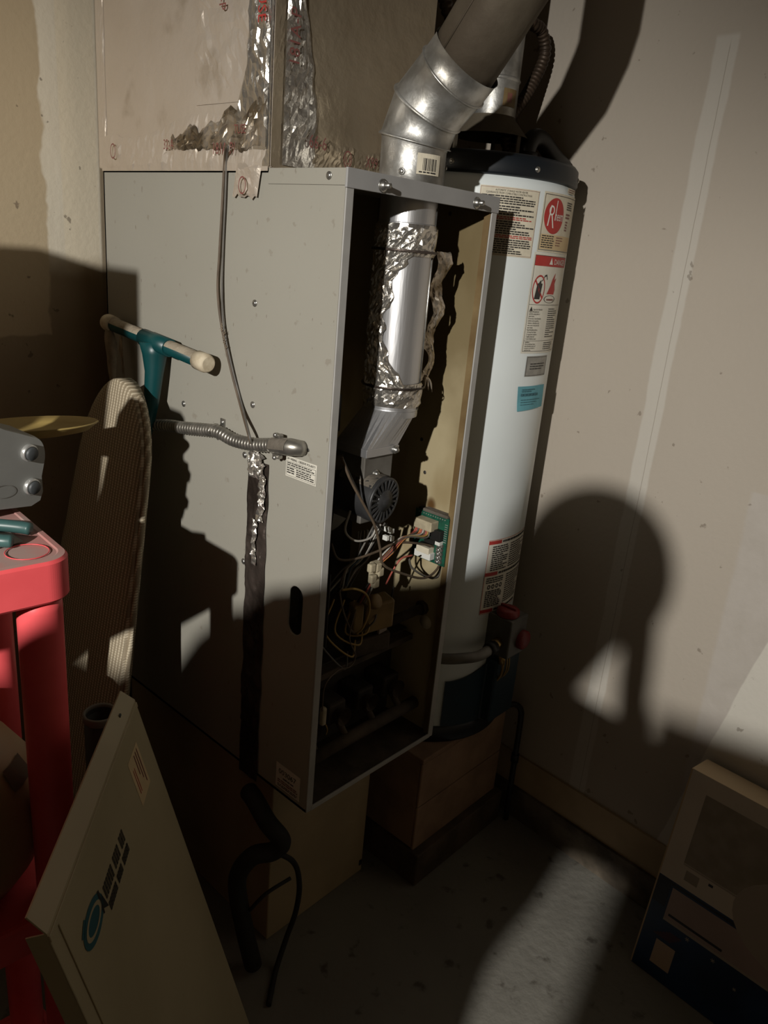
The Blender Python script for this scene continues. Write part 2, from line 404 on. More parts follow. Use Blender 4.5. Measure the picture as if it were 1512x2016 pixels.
class Decal:                                         # print on a surface; fn(u, v, offset) -> point
    def __init__(s, fn, step=.012): s.fn = fn; s.mb = MB(); s.step = step
    def rect(s, u0, v0, u1, v1, m, lay=1):
        nu = max(1, int(abs(u1 - u0) / s.step)); nv = 1
        s.mb.grid(nu, nv, lambda a, b: s.fn(u0 + (u1 - u0) * a, v0 + (v1 - v0) * b, lay * .0003), m, False); return s
    def frame(s, u0, v0, u1, v1, t, m, lay=2):
        s.rect(u0, v0, u1, v0 + t, m, lay); s.rect(u0, v1 - t, u1, v1, m, lay); s.rect(u0, v0, u0 + t, v1, m, lay); s.rect(u1 - t, v0, u1, v1, m, lay); return s
    def ell(s, cu, cv, ru, rv, m, lay=2, n=40, r0=0.0, pts=None):
        k = 4
        s.mb.grid(n, k, lambda a, b: s.fn(cu + ru * (r0 + (1 - r0) * b) * math.cos(2 * pi * a), cv + rv * (r0 + (1 - r0) * b) * math.sin(2 * pi * a), lay * .0003), m, False); return s
    def poly(s, pts, m, lay=2): s.mb.add([s.fn(u, v, lay * .0003) for u, v in pts], [tuple(range(len(pts)))], m); return s
    def text(s, t, u, v, h, m, lay=3, sx=1.0, rot=0.0, width=None):
        vs, fs = glyphs(t)
        if not vs: return s
        if width: sx = width / (max(p.x for p in vs) * h)
        c, sn = math.cos(rot), math.sin(rot)
        s.mb.add([s.fn(u + (p.x * h * sx) * c - p.y * h * sn, v + (p.x * h * sx) * sn + p.y * h * c, lay * .0003) for p in vs], fs, m); return s
    def rows(s, u0, v0, u1, v1, n, m, lay=3, fill=.55, ragged=.35, gap=.0016):     # unreadable small print
        p = (v1 - v0) / n
        for i in range(n):
            end = u1 - (u1 - u0) * random.random() * ragged * (1 if random.random() < .5 else .2); u = u0; vv = v1 - p * (i + .5)
            while u < end:
                wl = random.uniform(.004, .013); s.rect(u, vv - p * fill / 2, min(u + wl, end), vv + p * fill / 2, m, lay); u += wl + gap
        return s
    def build(s, name, parent): return s.mb.build(name, parent)
def flat(o, u, v):
    o = V(o); u = V(u).normalized(); v = V(v).normalized(); n = u.cross(v).normalized()
    return lambda a, b, off: o + u * a + v * b + n * off
def dome(mb, c, n, r, m='screw', h=None, washer=True):
    n = V(n).normalized(); h = h or r * .7
    if washer: mb.lathe([(0, .0), (r * 1.35, 0), (r * 1.35, r * .2), (r, r * .22)], c, m, 12, n)
    mb.lathe([(r, r * .2), (r * .92, h * .6), (r * .55, h * .95), (0, h)], c, m, 12, n)
    return mb
def sl(v): return [v]

# ================================================================== THE SETTING
W, D, H = 0.392, 0.711, 1.162                   # furnace casing
FL = -ZO
def wx(y, off=0.0): return .828 + .07 * y - off  # face of the right-hand wall
struct(MB().box((-4.6, -4.2, FL - .1), (wx(.9) + .2, .9, FL), 'concrete'), 'floor')
struct(MB().box((-4.6, -4.2, 2.2), (wx(.9) + .2, .9, 2.3), 'ceil'), 'ceiling')
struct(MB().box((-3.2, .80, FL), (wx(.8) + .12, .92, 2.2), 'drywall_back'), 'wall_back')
def slab(y0, y1, z0, z1, t, off, m):
    a = [(wx(y0, off), y0, z0), (wx(y1, off), y1, z0), (wx(y1, off), y1, z1), (wx(y0, off), y0, z1)]
    b = [(p[0] + t, p[1], p[2]) for p in a]
    return MB().add(a + b, [(0, 1, 2, 3), (7, 6, 5, 4), (0, 4, 5, 1), (1, 5, 6, 2), (2, 6, 7, 3), (3, 7, 4, 0)], m)
struct(slab(-2.6, .80, -.362, 2.2, .12, 0, 'drywall_right'), 'wall_right')
struct(slab(-2.6, .80, -.36, -.262, .007, .007, 'baseb'), 'baseboard_right')
struct(slab(-2.6, .80, FL, -.36, .14, .016, 'curb'), 'trim_1')

# ================================================================== FURNACE
F = thing('furnace', (W / 2, D / 2, 0), 'tall beige gas furnace standing open with its front panel off', 'furnace')
hole = [(0, .060 + .0205 * math.cos(a) * 1, .415 + (.030 if math.sin(a) > 0 else -.030) + .0205 * math.sin(a)) for a in [2 * pi * k / 24 for k in range(24)]]
sp = MB().plate([(0, 0, 0), (0, D, 0), (0, D, H), (0, 0, H)], [hole], (1, 0, 0), .004, 'furnace_enamel').build('side_panel', F)
rim = MB()
rim.tube([(.002, p[1], p[2]) for p in hole] + [(.002, hole[0][1], hole[0][2]), (.002, hole[1][1], hole[1][2])], .0022, 'furnace_enamel', 6, False)
rim.build('hole_rim', sp)
pc = MB().plate([(.045, .02, .34), (.045, .10, .34), (.045, .10, .49), (.045, .02, .49)], [], (1, 0, 0), .002, 'blackpl').build('hole_shade', F)  # black sheet behind the hole, standing in for its shaded inside
MB().box((W - .004, .0, 0), (W, D, H), 'furnace_cream').build('side_panel', F)
MB().box((0, D - .004, 0), (W, D, H), 'furnace_enamel').build('back_panel', F)
MB().box((.0, .0, H - .006), (W, D, H), 'furnace_enamel').build('top_panel', F)
MB().box((-.002, -.002, 1.139), (.0, .178, H + .001), 'furnace_enamel', .0008).build('top_trim', F)
lip = MB().box((-.002, -.005, 1.136), (W + .002, 0, H + .002), 'lipgrey', .001).build('front_lip', F)
for p in ((0.074, -0.006, 1.147), (0.320, -0.006, 1.147)):
    mb = MB(); dome(mb, p, (0, -1, 0), .0075, 'screw', .009); mb.lathe([(.0042, .006), (.0042, .016), (0, .017)], p, 'screw', 8, (0, -1, 0)); mb.build('bolt', lip)
for x0, x1 in ((.0, .016), (W - .016, W)):
    MB().box((x0, -.003, 0), (x1, 0, 1.137), 'edgegrey', .001).build('front_flange', F)
MB().box((.012, .0, .0), (.016, .020, 1.136), 'stained').build('flange_return', F)
MB().box((W - .016, .0, .0), (W - .012, .014, 1.136), 'stained').build('flange_return', F)
MB().box((0, 0, .0), (W, D, .006), 'soot2').build('bottom_deck', F)
MB().box((.012, -.004, .0), (W - .012, 0, .010), 'edgegrey', .001).build('bottom_lip', F)
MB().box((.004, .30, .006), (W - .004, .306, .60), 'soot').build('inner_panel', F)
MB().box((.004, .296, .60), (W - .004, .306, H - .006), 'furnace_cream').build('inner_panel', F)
for c in ((-0.000, 0.204, 0.948), (0.000, 0.201, 0.771), (0.000, 0.220, 0.673), (0.000, 0.419, 0.731), (0.000, 0.214, 0.461)):
    dome(MB(), (-.0004, c[1], c[2]), (-1, 0, 0), .0045).build('screw', F)
dome(MB(), (-.0022, .034, 1.152), (-1, 0, 0), .0045).build('screw', F)
for c in ((0.388, 0.116, 0.681), (0.388, 0.098, 0.612), (0.388, 0.104, 1.132)):
    MB().lathe([(0, .0006), (.0035, .0006), (.0042, 0)], c, 'black', 12, (-1, 0, 0)).build('screw_hole', F)
MB().lathe([(0, .0008), (.0028, .0008), (.0032, 0)], (0, .049, .722), 'black', 10, (-1, 0, 0)).build('screw_hole', F)
# ragged dirty tape strip running up the casing seam
def strip(y0, y1, z0, z1, nu, nv, amp, sc, seed, m, x=-.002, name='seam_tape', parent=F, rag=.004):
    mb = MB()
    def fn(a, b):
        z = z0 + (z1 - z0) * b; e = rag * noise.noise((seed, b * 14, a > .5)); y = y0 + (y1 - y0) * a + (e if a in (0, 1) else 0)
        h = amp * (noise.noise((y * sc, z * sc * .55, seed)) + .5 * noise.noise((y * sc * 2.3, z * sc * 1.7, seed + 4)))
        return V(x - abs(h) * (0.15 if a in (0., 1.) else 1), y, z)
    mb.grid(nu, nv, fn, m); return mb.build(name, parent)
strip(.148, .207, -.015, .672, 16, 130, .007, 46, 3.1, 'dirty_foil')
def jstrip(y0, y1, z0, z1, nu, nv, amp, seed, x):
    mb = MB(); rd = random.Random(seed)
    def fn(a, b):
        e = a in (0., 1.) or b in (0., 1.)
        return V(x - amp * rd.random() ** 1.6 * (.3 if e else 1), y0 + (y1 - y0) * a + rd.uniform(-.4, .4) * (y1 - y0) / nu * (.6 if e else 1) + (.010 * noise.noise((b * 5, seed, 0)) if e else 0), z0 + (z1 - z0) * b + rd.uniform(-.4, .4) * (z1 - z0) / nv)
    mb.grid(nu, nv, fn, 'foil_tape', False); mb.build('foil_patch', F)
jstrip(.150, .168, .560, .672, 5, 20, .007, 5, -.0075)
jstrip(.160, .200, .640, .690, 8, 9, .010, 6, -.0065)
jstrip(.170, .182, .470, .560, 4, 16, .006, 9, -.0075)
# printed labels on the side
d = Decal(flat((-.0005, .103, .664), (0, -1, 0), (0, 0, 1)), 1)
d.rect(0, 0, .079, .037, 'white_lbl').frame(.002, .002, .077, .028, .0006, 'black')
d.text('24V WIRING - OBSERVE POLARITY', .002, .0305, .0062, 'black', width=.074)
d.rows(.004, .020, .075, .027, 2, 'black').rect(.003, .0185, .076, .0192, 'black', 3).rows(.004, .006, .024, .018, 3, 'black').rows(.028, .004, .075, .018, 4, 'black')
d.build('polarity_label', F)
d = Decal(flat((-.0005, .090, .014), (0, -1, 0), (0, 0, 1)), 1)
d.rect(0, 0, .072, .056, 'white_lbl').text('003067', .008, .034, .017, 'black', width=.052)
d.rows(.022, .024, .055, .029, 1, 'black').rows(.006, .012, .066, .021, 2, 'brownp').rows(.006, .003, .066, .010, 2, 'black')
d.build('serial_label', F)

# --- flue pipe inside the casing with torn foil wrap
PX, PY = .224, .068
vpipe = MB(); vpipe.lathe([(.0505, .762), (.0505, H + .004)], (PX, PY, 0), 'brushed', 40)
for zz in (.775, 1.10): vpipe.lathe([(.0505, zz - .002), (.0518, zz), (.0505, zz + .002)], (PX, PY, 0), 'brushed', 40)
vp = vpipe.build('vent_pipe', F)
sm = MB(); th = math.radians(-62)
sm.tube([(PX + .0508 * math.cos(th), PY + .0508 * math.sin(th), z) for z in (.775, .95, 1.13)], .0018, 'screw', 8); sm.build('lock_seam', vp)
def wrap(name, zlo, zhi, alo, ahi, amp, seed, m='foil_tape', r0=.0522, cell=.0062):
    mb = MB(); nv = max(3, int((zhi - zlo) / cell)); nu = 34; rnd = random.Random(int(seed * 10))
    jit = [[rnd.random() ** 1.5 for i in range(nu + 1)] for q in range(nv + 1)]; sx_ = [[rnd.uniform(-.4, .4) for i in range(nu + 1)] for q in range(nv + 1)]
    def fn(a, b):
        i, q = round(a * nu), round(b * nv); ed = i in (0, nu) or q in (0, nv)
        z = zlo + (zhi - zlo) * (b + (0 if ed else sx_[q][i] / nv)); l = alo(z); h = ahi(z); an = math.radians(l + (h - l) * (a + (0 if ed else sx_[q][nu - i] / nu)))
        r = r0 + amp * (.25 if ed else 1) * (jit[q][i] * .75 + .6 * abs(noise.noise((an * 3, z * 30, seed))))
        return V(PX + r * math.cos(an), PY + r * math.sin(an), z)
    mb.grid(nu, nv, fn, m, False); return mb.build(name, vp)
def tear(z):                                       # right-hand torn edge of the foil (degrees)
    t = (1.088 - z) / .30
    e = 14 * noise.noise((z * 38, 1.3, 0)) + 6 * noise.noise((z * 110, 4.2, 0))
    base = -112 - 54 * max(0, math.sin(pi * min(1, max(0, (t - .08) / .84))))
    return base + e
wrap('foil_wrap', .795, 1.092, lambda z: -262, tear, .0062, 2.0)
wrap('foil_band', 1.048, 1.100, lambda z: -265, lambda z: -8, .0055, 5.0)
wrap('foil_band', .782, .826, lambda z: -265, lambda z: -6, .0050, 7.0)
for zz in (1.056, .818):
    MB().lathe([(.0592, zz - .0022), (.0602, zz), (.0592, zz + .0022)], (PX, PY, 0), 'dirty_foil', 40).build('clamp_band', vp)
# loose flap of foil peeling off at the right
mb = MB()
def flap(a, b):
    z = 1.060 - .235 * b; an = math.radians(-32 + 8 * noise.noise((b * 6, 0, 2)) + 10 * b)
    r = .058 + .034 * a * (1 - .25 * b) + .006 * noise.noise((b * 9, a * 3, 1)) + .006 * math.sin(b * 17)
    an += (a - .5) * .22 * (1.2 + noise.noise((b * 7, 3, 3))) + .05 * noise.noise((b * 24, a * 8, 6))
    return V(PX + r * math.cos(an), PY + r * math.sin(an), z + .006 * noise.noise((b * 12, a * 5, 8)))
mb.grid(7, 60, flap, M['foil_dirty'], False); mb.build('foil_flap', vp)
mb = MB()
for k in range(3):
    p0 = flap(.6, .97); mb.tube(cr([p0, p0 + V(.008 * k - .004, -.004, -.010), p0 + V(.012 * k - .006, -.006, -.022 - .004 * k)], 4), [.004, .0035, .003, .0025, .002, .002, .0015, .001, .0008], 'foil_dirty', 6)
mb.build('foil_tatter', vp)
# square-to-round transition and inducer box below the pipe
tr = MB(); n = 32; vs = []; sq = [(.126, .030), (.210, .030), (.210, .112), (.126, .112)]
for k in range(n):
    a = 2 * pi * k / n + pi * 1.25; vs.append((PX + .0507 * math.cos(a), PY + .0507 * math.sin(a), .775))
for k in range(n):
    t = k / n * 4; i = int(t); f = t - i; p, q = sq[i], sq[(i + 1) % 4]; vs.append((p[0] + (q[0] - p[0]) * f, p[1] + (q[1] - p[1]) * f, .710))
tr.add(vs, [(k, (k + 1) % n, n + (k + 1) % n, n + k) for k in range(n)], 'brushed')
tr.lathe([(.0507, .762), (.0512, .768), (.0507, .774)], (PX, PY, 0), 'brushed', 32)
tr.box((.124, .028, .695), (.212, .114, .7105), 'brushed', .001).build('transition', F)
ib = MB().box((.130, .036, .565), (.206, .112, .697), 'greymetal', .002).build('inducer_duct', F)
for c in ((.200, .027, .703), (.160, .035, .660)):
    mb = MB(); dome(mb, c, (0, -1, 0), .006, 'screw', .009); mb.build('bolt', ib)
MB().lathe([(0, 0), (.080, 0), (.086, .006), (.086, .060), (.080, .066), (0, .066)], (.128, .185, .605), 'greymetal', 36, (0, -1, 0)).build('inducer_housing', F)
MB().box((.055, .09, .655), (.150, .18, .690), 'dust', .012).build('inducer_shroud', F)
# motor
mc = V((0.161, 0.008, 0.614)); ax = V(-.10, 1, .06).normalized()
mt = MB(); mt.lathe([(.0445, .004), (.0455, .010), (.0455, .085), (.043, .092), (0, .092)], mc, 'motor', 40, ax)
mo = mt.build('inducer_motor', F)
e1 = ax.orthogonal().normalized(); e1 = V(1, 0, 0) - ax * ax.x; e1.normalize(); e2 = e1.cross(ax)
eb = MB().lathe([(0, .003), (.043, .003)], mc, 'black', 40, ax).lathe([(.0445, .004), (.0452, 0), (.0420, -.0015), (.0385, .0)], mc, 'motor', 40, ax).lathe([(.022, .0), (.021, -.003), (.012, -.004), (.010, -.007), (.004, -.008), (0, -.008)], mc, 'motor', 32, ax)
eb.build('end_bell', mo)
for k in range(20):
    a = 2 * pi * k / 20 + .1; dr = e1 * math.cos(a) + e2 * math.sin(a); tn = e1 * -math.sin(a) + e2 * math.cos(a)
    MB().obox(mc + dr * .030, dr, tn, ax, .011, .0019, .0022, 'motor').build('vent_spoke', mo)
mb = MB()                                           # dust lying on the motor's top
mb.grid(14, 12, lambda a, b: mc + ax * (.006 + .080 * a) + (e1 * math.cos(pi * (.28 + .5 * b)) + V(0, 0, 1) * math.sin(pi * (.28 + .5 * b))) * (.0458 + .0006 * noise.noise((a * 9, b * 9, 1))), 'dust').build('dust_layer', mo)
# control board on the right inside panel
bx = .371
p_tl = V((0.345, 0.103, 0.531)); p_tr = V((0.345, 0.009, 0.539)); p_br = V((0.345, 0.004, 0.428)); p_bl = V((0.345, 0.093, 0.426))
y0, y1 = (p_tr.y + p_br.y) / 2, (p_tl.y + p_bl.y) / 2; z1, z0 = (p_tl.z + p_tr.z) / 2, (p_bl.z + p_br.z) / 2
cb = MB().box((bx, y0, z0), (bx + .002, y1, z1), 'pcb').build('control_board', F)
MB().box((bx + .002, y0 + .002, z0 + .022), (W - .004, y1 - .004, z1 + .004), 'blackpl', .003).build('board_housing', cb)
mb = MB().box((bx - .002, y0 + .004, z1 - .001), (bx + .030, y1 - .02, z1 + .006), 'dust', .002); mb.build('housing_dust', cb)
bw, bh = y1 - y0, z1 - z0
def B(u, v, o=0.0): return V(bx - o, y1 - bw * u, z0 + bh * v)        # board coordinates, u to the right, v up
def comp(u0, v0, u1, v1, h, m, name, bev=.0006): return MB().box(B(u0, v0), B(u1, v1, h), m, bev).build(name, cb)
comp(.20, .70, .72, .90, .026, 'nylon', 'plug_connector', .002)
comp(.62, .52, .90, .74, .014, 'blackpl', 'relay')
comp(.28, .20, .66, .33, .018, 'cream_lbl', 'relay'); comp(.22, .08, .70, .22, .016, 'relay', 'relay'); comp(.30, .33, .62, .38, .010, 'blackpl', 'capacitor')
comp(.40, .40, .70, .49, .008, 'blackpl', 'fuse_holder'); comp(.76, .44, .90, .52, .012, 'relay', 'terminal')
d = Decal(lambda a, b, off: B(a, b, off * 2), 5)
for k in range(9): d.rect(.90, .50 + .045 * k, .985, .515 + .045 * k, 'pcbpad')
for k in range(12): d.rect(.10 + .07 * k, .945, .13 + .07 * k, .965, 'pcbpad')
for k in range(22):
    u, v = random.uniform(.05, .9), random.uniform(.05, .62); d.rect(u, v, u + random.uniform(.015, .05), v + .012, 'pcbpad')
d.build('board_print', cb)['kind'] = 'stuff'
for k in range(5):
    mb = MB(); dome(mb, B(.84, .08 + .085 * k, .004), (-1, 0, 0), .004, 'screw', .005); mb.box(B(.76, .05 + .085 * k), B(.93, .11 + .085 * k, .005), 'greymetal').build('terminal_screw', cb)
# wiring harness
def wire(pts, r, m, name='wire', parent=None, n=7): return MB().tube(cr(pts, n), r, m, 7).build(name, parent or F)
wm = ['wred', 'wred', 'wgrey', 'worange', 'wred', 'wwhite', 'wbrown', 'wred', 'wyel', 'wgrey']
for k in range(10):
    a = B(.24 + .045 * k, .70 + .012 * (k % 3), .020); o = V(.0028 * (k % 5) - .006, .002 * (k % 3), .003 * (k // 5))
    wire([a, a + V(-.010, .0, -.012), V((0.275, 0.045, 0.500)) + o, V((0.239, 0.045, 0.477)) + o * 1.6, V((0.209, 0.050, 0.458)) + o], .0019, wm[k])
for k in range(8):
    o = V(.003 * (k % 4) - .005, .003 * (k // 4), .002 * (k % 3)); a = V((0.207, 0.050, 0.433)) + o
    wire([a, V((0.201, 0.060, 0.403)) + o * 1.5, V((0.202, 0.080, 0.360)) + o * 2, V((0.214, 0.120, 0.311)) + o * 3], .0019, ['wred', 'wblue', 'wgrey', 'wwhite', 'wblack', 'wred', 'wblue', 'wbrown'][k])
mb = MB().box(V((0.212, 0.044, 0.468)), V((0.188, 0.058, 0.421)), 'nylon', .004); mb.build('plug_connector', F)
for k, (u, v) in enumerate(((722, 1115), (738, 1118), (727, 1140), (745, 1130), (735, 1152))):
    q = V((0.191, 0.046, 0.446)) + V((u - 734) * .0011, -.006, (1132 - v) * .001); MB().box(q - V(.008, .006, .009), q + V(.008, .006, .009), 'nylon', .003).build('plug_connector', F)
for k in range(16):                                  # bundle of sooty wires below the motor
    r1, r2 = random.random(), random.random(); a = V(.16 + .09 * r1, .055 + .04 * r2, .545 - .03 * r2); b = V(.10 + .10 * r2, .08 + .05 * r1, .42 - .05 * r1)
    wire([a, a.lerp(b, .35) + V(.02 * (r2 - .5), -.012, -.01), a.lerp(b, .7) + V(.03 * (r1 - .5), -.01, .01), b], .0020, random.choice(['wgrey', 'wblack', 'wwhite', 'wgrey', 'wblue', 'wbrown']))
for k, (u, v) in enumerate(((758, 1040), (768, 1045), (756, 1056), (770, 1060))):
    q = V((0.226, 0.050, 0.522)) + V((u - 762) * .0011, -.004, (1050 - v) * .0011); MB().box(q - V(.004, .006, .005), q + V(.004, .006, .005), 'relay', .001).build('spade_terminal', F)
wire([(0.052, 0.020, 0.710), (0.070, 0.012, 0.668), (0.103, 0.008, 0.620), (0.138, 0.006, 0.570), (0.161, 0.008, 0.518), (0.178, 0.010, 0.480), (0.237, 0.012, 0.446), (0.319, 0.016, 0.412), (0.369, 0.020, 0.421), (0.384, 0.030, 0.447), (0.365, 0.040, 0.466), (0.284, 0.045, 0.491), (0.236, 0.045, 0.497), (0.205, 0.050, 0.489), (0.140, 0.050, 0.488), (0.102, 0.060, 0.494), (0.101, 0.080, 0.519)], .0026, 'wbrown')
wire([(0.304, 0.050, 0.450), (0.319, 0.050, 0.423), (0.359, 0.040, 0.396), (0.386, 0.030, 0.393), (0.385, 0.025, 0.425), (0.379, 0.020, 0.464), (0.363, 0.022, 0.492)], .0024, 'wgrey')
wire([(0.116, 0.050, 0.591), (0.106, 0.050, 0.553), (0.131, 0.045, 0.529), (0.173, 0.045, 0.526), (0.194, 0.050, 0.545)], .0022, 'wwhite')
wire([(0.072, 0.040, 0.702), (0.104, 0.030, 0.643), (0.153, 0.025, 0.576), (0.187, 0.030, 0.542)], .0028, 'wblack')
wire([(0.238, 0.050, 0.408), (0.246, 0.040, 0.443), (0.261, 0.035, 0.464), (0.296, 0.035, 0.463)], .0020, 'wred')
wire([(0.275, 0.060, 0.388), (0.271, 0.060, 0.360), (0.261, 0.060, 0.339)], .0020, 'wblack')
wire([(0.118, 0.060, 0.424), (0.147, 0.050, 0.422), (0.176, 0.045, 0.402), (0.188, 0.045, 0.367), (0.179, 0.050, 0.328), (0.172, 0.060, 0.311)], .0024, 'wyel')
wire([(0.144, 0.090, 0.402), (0.147, 0.080, 0.365), (0.164, 0.070, 0.319), (0.177, 0.060, 0.307)], .0022, 'wbrown')
wire([(0.174, 0.070, 0.361), (0.152, 0.060, 0.309), (0.163, 0.050, 0.269), (0.145, 0.045, 0.252), (0.104, 0.040, 0.260), (0.061, 0.030, 0.248), (0.053, 0.025, 0.196)], .0014, 'wbrown')
for k in range(7):
    zt = .90 - .035 * k; wire([(.05 + .008 * k, .20, zt + .1), (.045 + .006 * k, .12, zt), (.06 + .010 * k, .10, zt - .12), (.05 + .012 * k, .16, zt - .25)], .0024, random.choice(['wblack', 'wbrown', 'wgrey']))
for k in range(5):                                   # sooty wires round the gas valve
    a = V(.10 + .03 * k, .09, .40 - .01 * k); b = V(.16 + .02 * k, .07, .27 + .02 * k)
    wire([a, a + V(-.03, -.01, -.06), b + V(-.03, -.02, -.02), b], .0020, random.choice(['wbrown', 'wyel', 'wgrey']))
comp2 = MB().box((.090, .10, .73), (.125, .14, .80), 'blackpl', .003).build('pressure_switch', F)
# gas valve, gas pipe, manifold and burners
gv = MB(); gv.obox(V((0.240, 0.075, 0.333)), (.9, -.3, .1), (.3, .9, 0), (0, 0, 1), .034, .024, .032, 'valve', .005)
gvo = gv.build('gas_valve', F)
MB().obox(V((0.187, 0.080, 0.336)), (.9, -.3, .1), (.3, .9, 0), (0, 0, 1), .012, .014, .032, 'valve', .004).build('solenoid', gvo)
MB().lathe([(.016, 0), (.016, .010), (.012, .014), (0, .014)], V((0.209, 0.055, 0.374)), 'valve', 20, (0, -1, .5)).build('valve_dial', gvo)
MB().box(V((0.251, 0.060, 0.294)) - V(.012, .003, .012), V((0.251, 0.060, 0.294)) + V(.012, .003, .012), 'paper').build('valve_tag', gvo)
MB().obox(V((0.228, 0.080, 0.267)), (.9, -.3, .1), (.3, .9, 0), (0, 0, 1), .045, .022, .020, 'soot2', .004).build('valve_outlet', gvo)
gp = MB().tube([(0.294, 0.080, 0.290), (.392, .062, .305)], .011, 'soot2', 14).build('gas_pipe', F)
MB().tube([(.380, .064, .305), (.392, .062, .305)], .017, 'soot2', 8).build('pipe_nut', gp)
MB().lathe([(0, .0008), (.016, .0008), (.016, 0)], (0.388, 0.050, 0.273), 'cream_lbl', 24, (-1, 0, 0)).build('knockout_plate', F)
MB().box((.02, .075, .222), (W - .012, .10, .236), 'soot2', .002).build('burner_shelf', F)
MB().box((.02, .10, .236), (W - .004, .30, .240), 'soot', .002).build('burner_shelf', F)
MB().box((.02, .14, .010), (W - .004, .145, .236), 'soot').build('burner_baffle', F)
mf = MB().tube([(.02, .045, .075), (W - .020, .045, .075)], .014, 'soot2', 16).build('manifold', F)
for k in range(4):
    x = .065 + .085 * k
    b = MB().cyl((x, .05, .085), (x, .085, .120), .008, 'soot2', 10).box((x - .025, .075, .10), (x + .025, .14, .150), 'soot', .006).lathe([(.012, 0), (.020, -.02), (.020, -.022)], (x, .075, .125), 'soot2', 14, (0, 1, 0)).build('burner', F)
MB().box((.05, .060, .08), (.056, .085, .16), 'soot2').build('burner_bracket', F)
mb = MB().box(V((0.061, 0.030, 0.179)) - V(.006, .006, .02), V((0.061, 0.030, 0.179)) + V(.006, .006, .02), 'nylon', .004); mb.tube(cr([V((0.069, 0.030, 0.158)), V((0.076, 0.030, 0.142)), V((0.074, 0.030, 0.130))], 4), .0012, 'wyel', 6); mb.build('wire_tag', F)

# ================================================================== STAND UNDER THE FURNACE
st = thing('furnace_stand', (.2, .42, FL), 'plain beige box stand under the open furnace', 'stand')
MB().box((.03, .13, FL), (.342, .70, 0), 'standbeige', .003).build('body', st)
MB().box((.33, .128, -.435), (.338, .13, -.42), 'blackpl').build('corner_notch', st)

# ================================================================== FOIL-CLAD PLENUM ON TOP
pl = thing('supply_plenum', (.19, .44, H), 'foil-faced insulated air duct rising from the furnace top', 'duct')
mb = MB(); yA, xB = .172, .372
mb.box((-.004, yA, H + .0005), (xB, D + .01, 2.19), 'foil_jacket', .004); body = mb.build('duct_body', pl)
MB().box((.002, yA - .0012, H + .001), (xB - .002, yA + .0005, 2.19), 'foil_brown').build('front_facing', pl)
def crumple(name, fn0, nrm, nu, nv, amp, sc, seed, m='foil_tape', parent=None, rag=0.0, jit=.5):
    mb = MB(); nrm = V(nrm); rnd = random.Random(int(seed * 10)); J_ = [[rnd.random() ** 2 for i in range(nu + 1)] for q in range(nv + 1)]
    def fn(a, b):
        i, q = round(a * nu), round(b * nv); ed = i in (0, nu) or q in (0, nv)
        p = fn0(a if ed else a + rnd.uniform(-.3, .3) / nu, b if ed else b + rnd.uniform(-.3, .3) / nv)
        h = (1 - jit) * (abs(noise.noise(p * sc + V(seed, 0, 0))) + .4 * abs(noise.noise(p * sc * 2.3 + V(0, seed, 0)))) + jit * J_[q][i] * .7
        e = min(a, 1 - a, b, 1 - b) * 12
        return p + nrm * (.0012 + amp * h * min(1, .10 + e))
    mb.grid(nu, nv, fn, m, False); return mb.build(name, parent or pl)
def wob(t, s, k=.008): return k * noise.noise((t * 7, s, 0)) + k * .5 * noise.noise((t * 23, s, 3))
# tape along the bottom of the left face, sagging towards the corner
crumple('bottom_tape', lambda a, b: V(-.004, .705 - .53 * a, 1.158 + (.062 + .030 * max(0, math.sin(pi * max(0, (a - .35) / .6))) + wob(a, 1)) * b), (-1, 0, 0), 80, 6, .008, 26, 1.0, 'foil_jacket', jit=.4)
crumple('bottom_tape', lambda a, b: V(-.007, .45 - .27 * a, 1.192 + wob(a, 7, .010) + (.020 + .050 * a + wob(a, 2, .020)) * b), (-1, 0, 0), 44, 9, .013, 24, 3.0, 'foil_dirty', jit=.5)
crumple('wrinkled_facing', lambda a, b: V(-.0042, .185 + (.19 + wob(b, 21, .03)) * a, 1.262 + .70 * b), (-1, 0, 0), 22, 60, .007, 22, 20.0, 'foil_jacket', jit=.25)
crumple('corner_tape', lambda a, b: V(-.006, .178 + (.085 + wob(b, 5, .02) - .03 * max(0, math.sin(6 * b))) * a, 1.19 + .75 * b), (-1, 0, 0), 12, 80, .010, 26, 6.0)
crumple('corner_tape', lambda a, b: V(-.0045, .172 + .018 * a, 1.165 + .80 * b), (-1, 0, 0), 5, 90, .003, 20, 8.0)
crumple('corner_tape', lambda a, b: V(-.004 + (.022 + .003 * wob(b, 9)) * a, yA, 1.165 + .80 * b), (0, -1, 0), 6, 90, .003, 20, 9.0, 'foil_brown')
crumple('corner_tape', lambda a, b: V(.018 + (.050 + .022 * math.sin(b * 9 + 1) + wob(b, 11, .02)) * a, yA - .002, 1.17 + .78 * b), (0, -1, 0), 11, 80, .010, 26, 12.0)
crumple('hanging_foil_patch', lambda a, b: V(-.004, .262 - .066 * a + .010 * (b - .5), 1.168 - (.050 + wob(a, 4, .008)) * b), (-1, 0, 0), 10, 9, .006, 40, 14.0, 'foil_jacket', jit=.3)
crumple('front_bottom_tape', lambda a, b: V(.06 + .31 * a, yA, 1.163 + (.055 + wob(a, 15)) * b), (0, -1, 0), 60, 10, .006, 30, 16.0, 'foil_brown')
crumple('wall_joint_tape', lambda a, b: V(-.003, .705 - .02 * a, 1.17 + .7 * b), (-1, 0, 0), 5, 40, .005, 24, 18.0, 'foil_jacket', jit=.2)
FA = flat((-.0135, .70, 1.163), (0, -1, 0), (0, 0, 1)); FB = flat((0, yA - .009, 1.163), (1, 0, 0), (0, 0, 1))
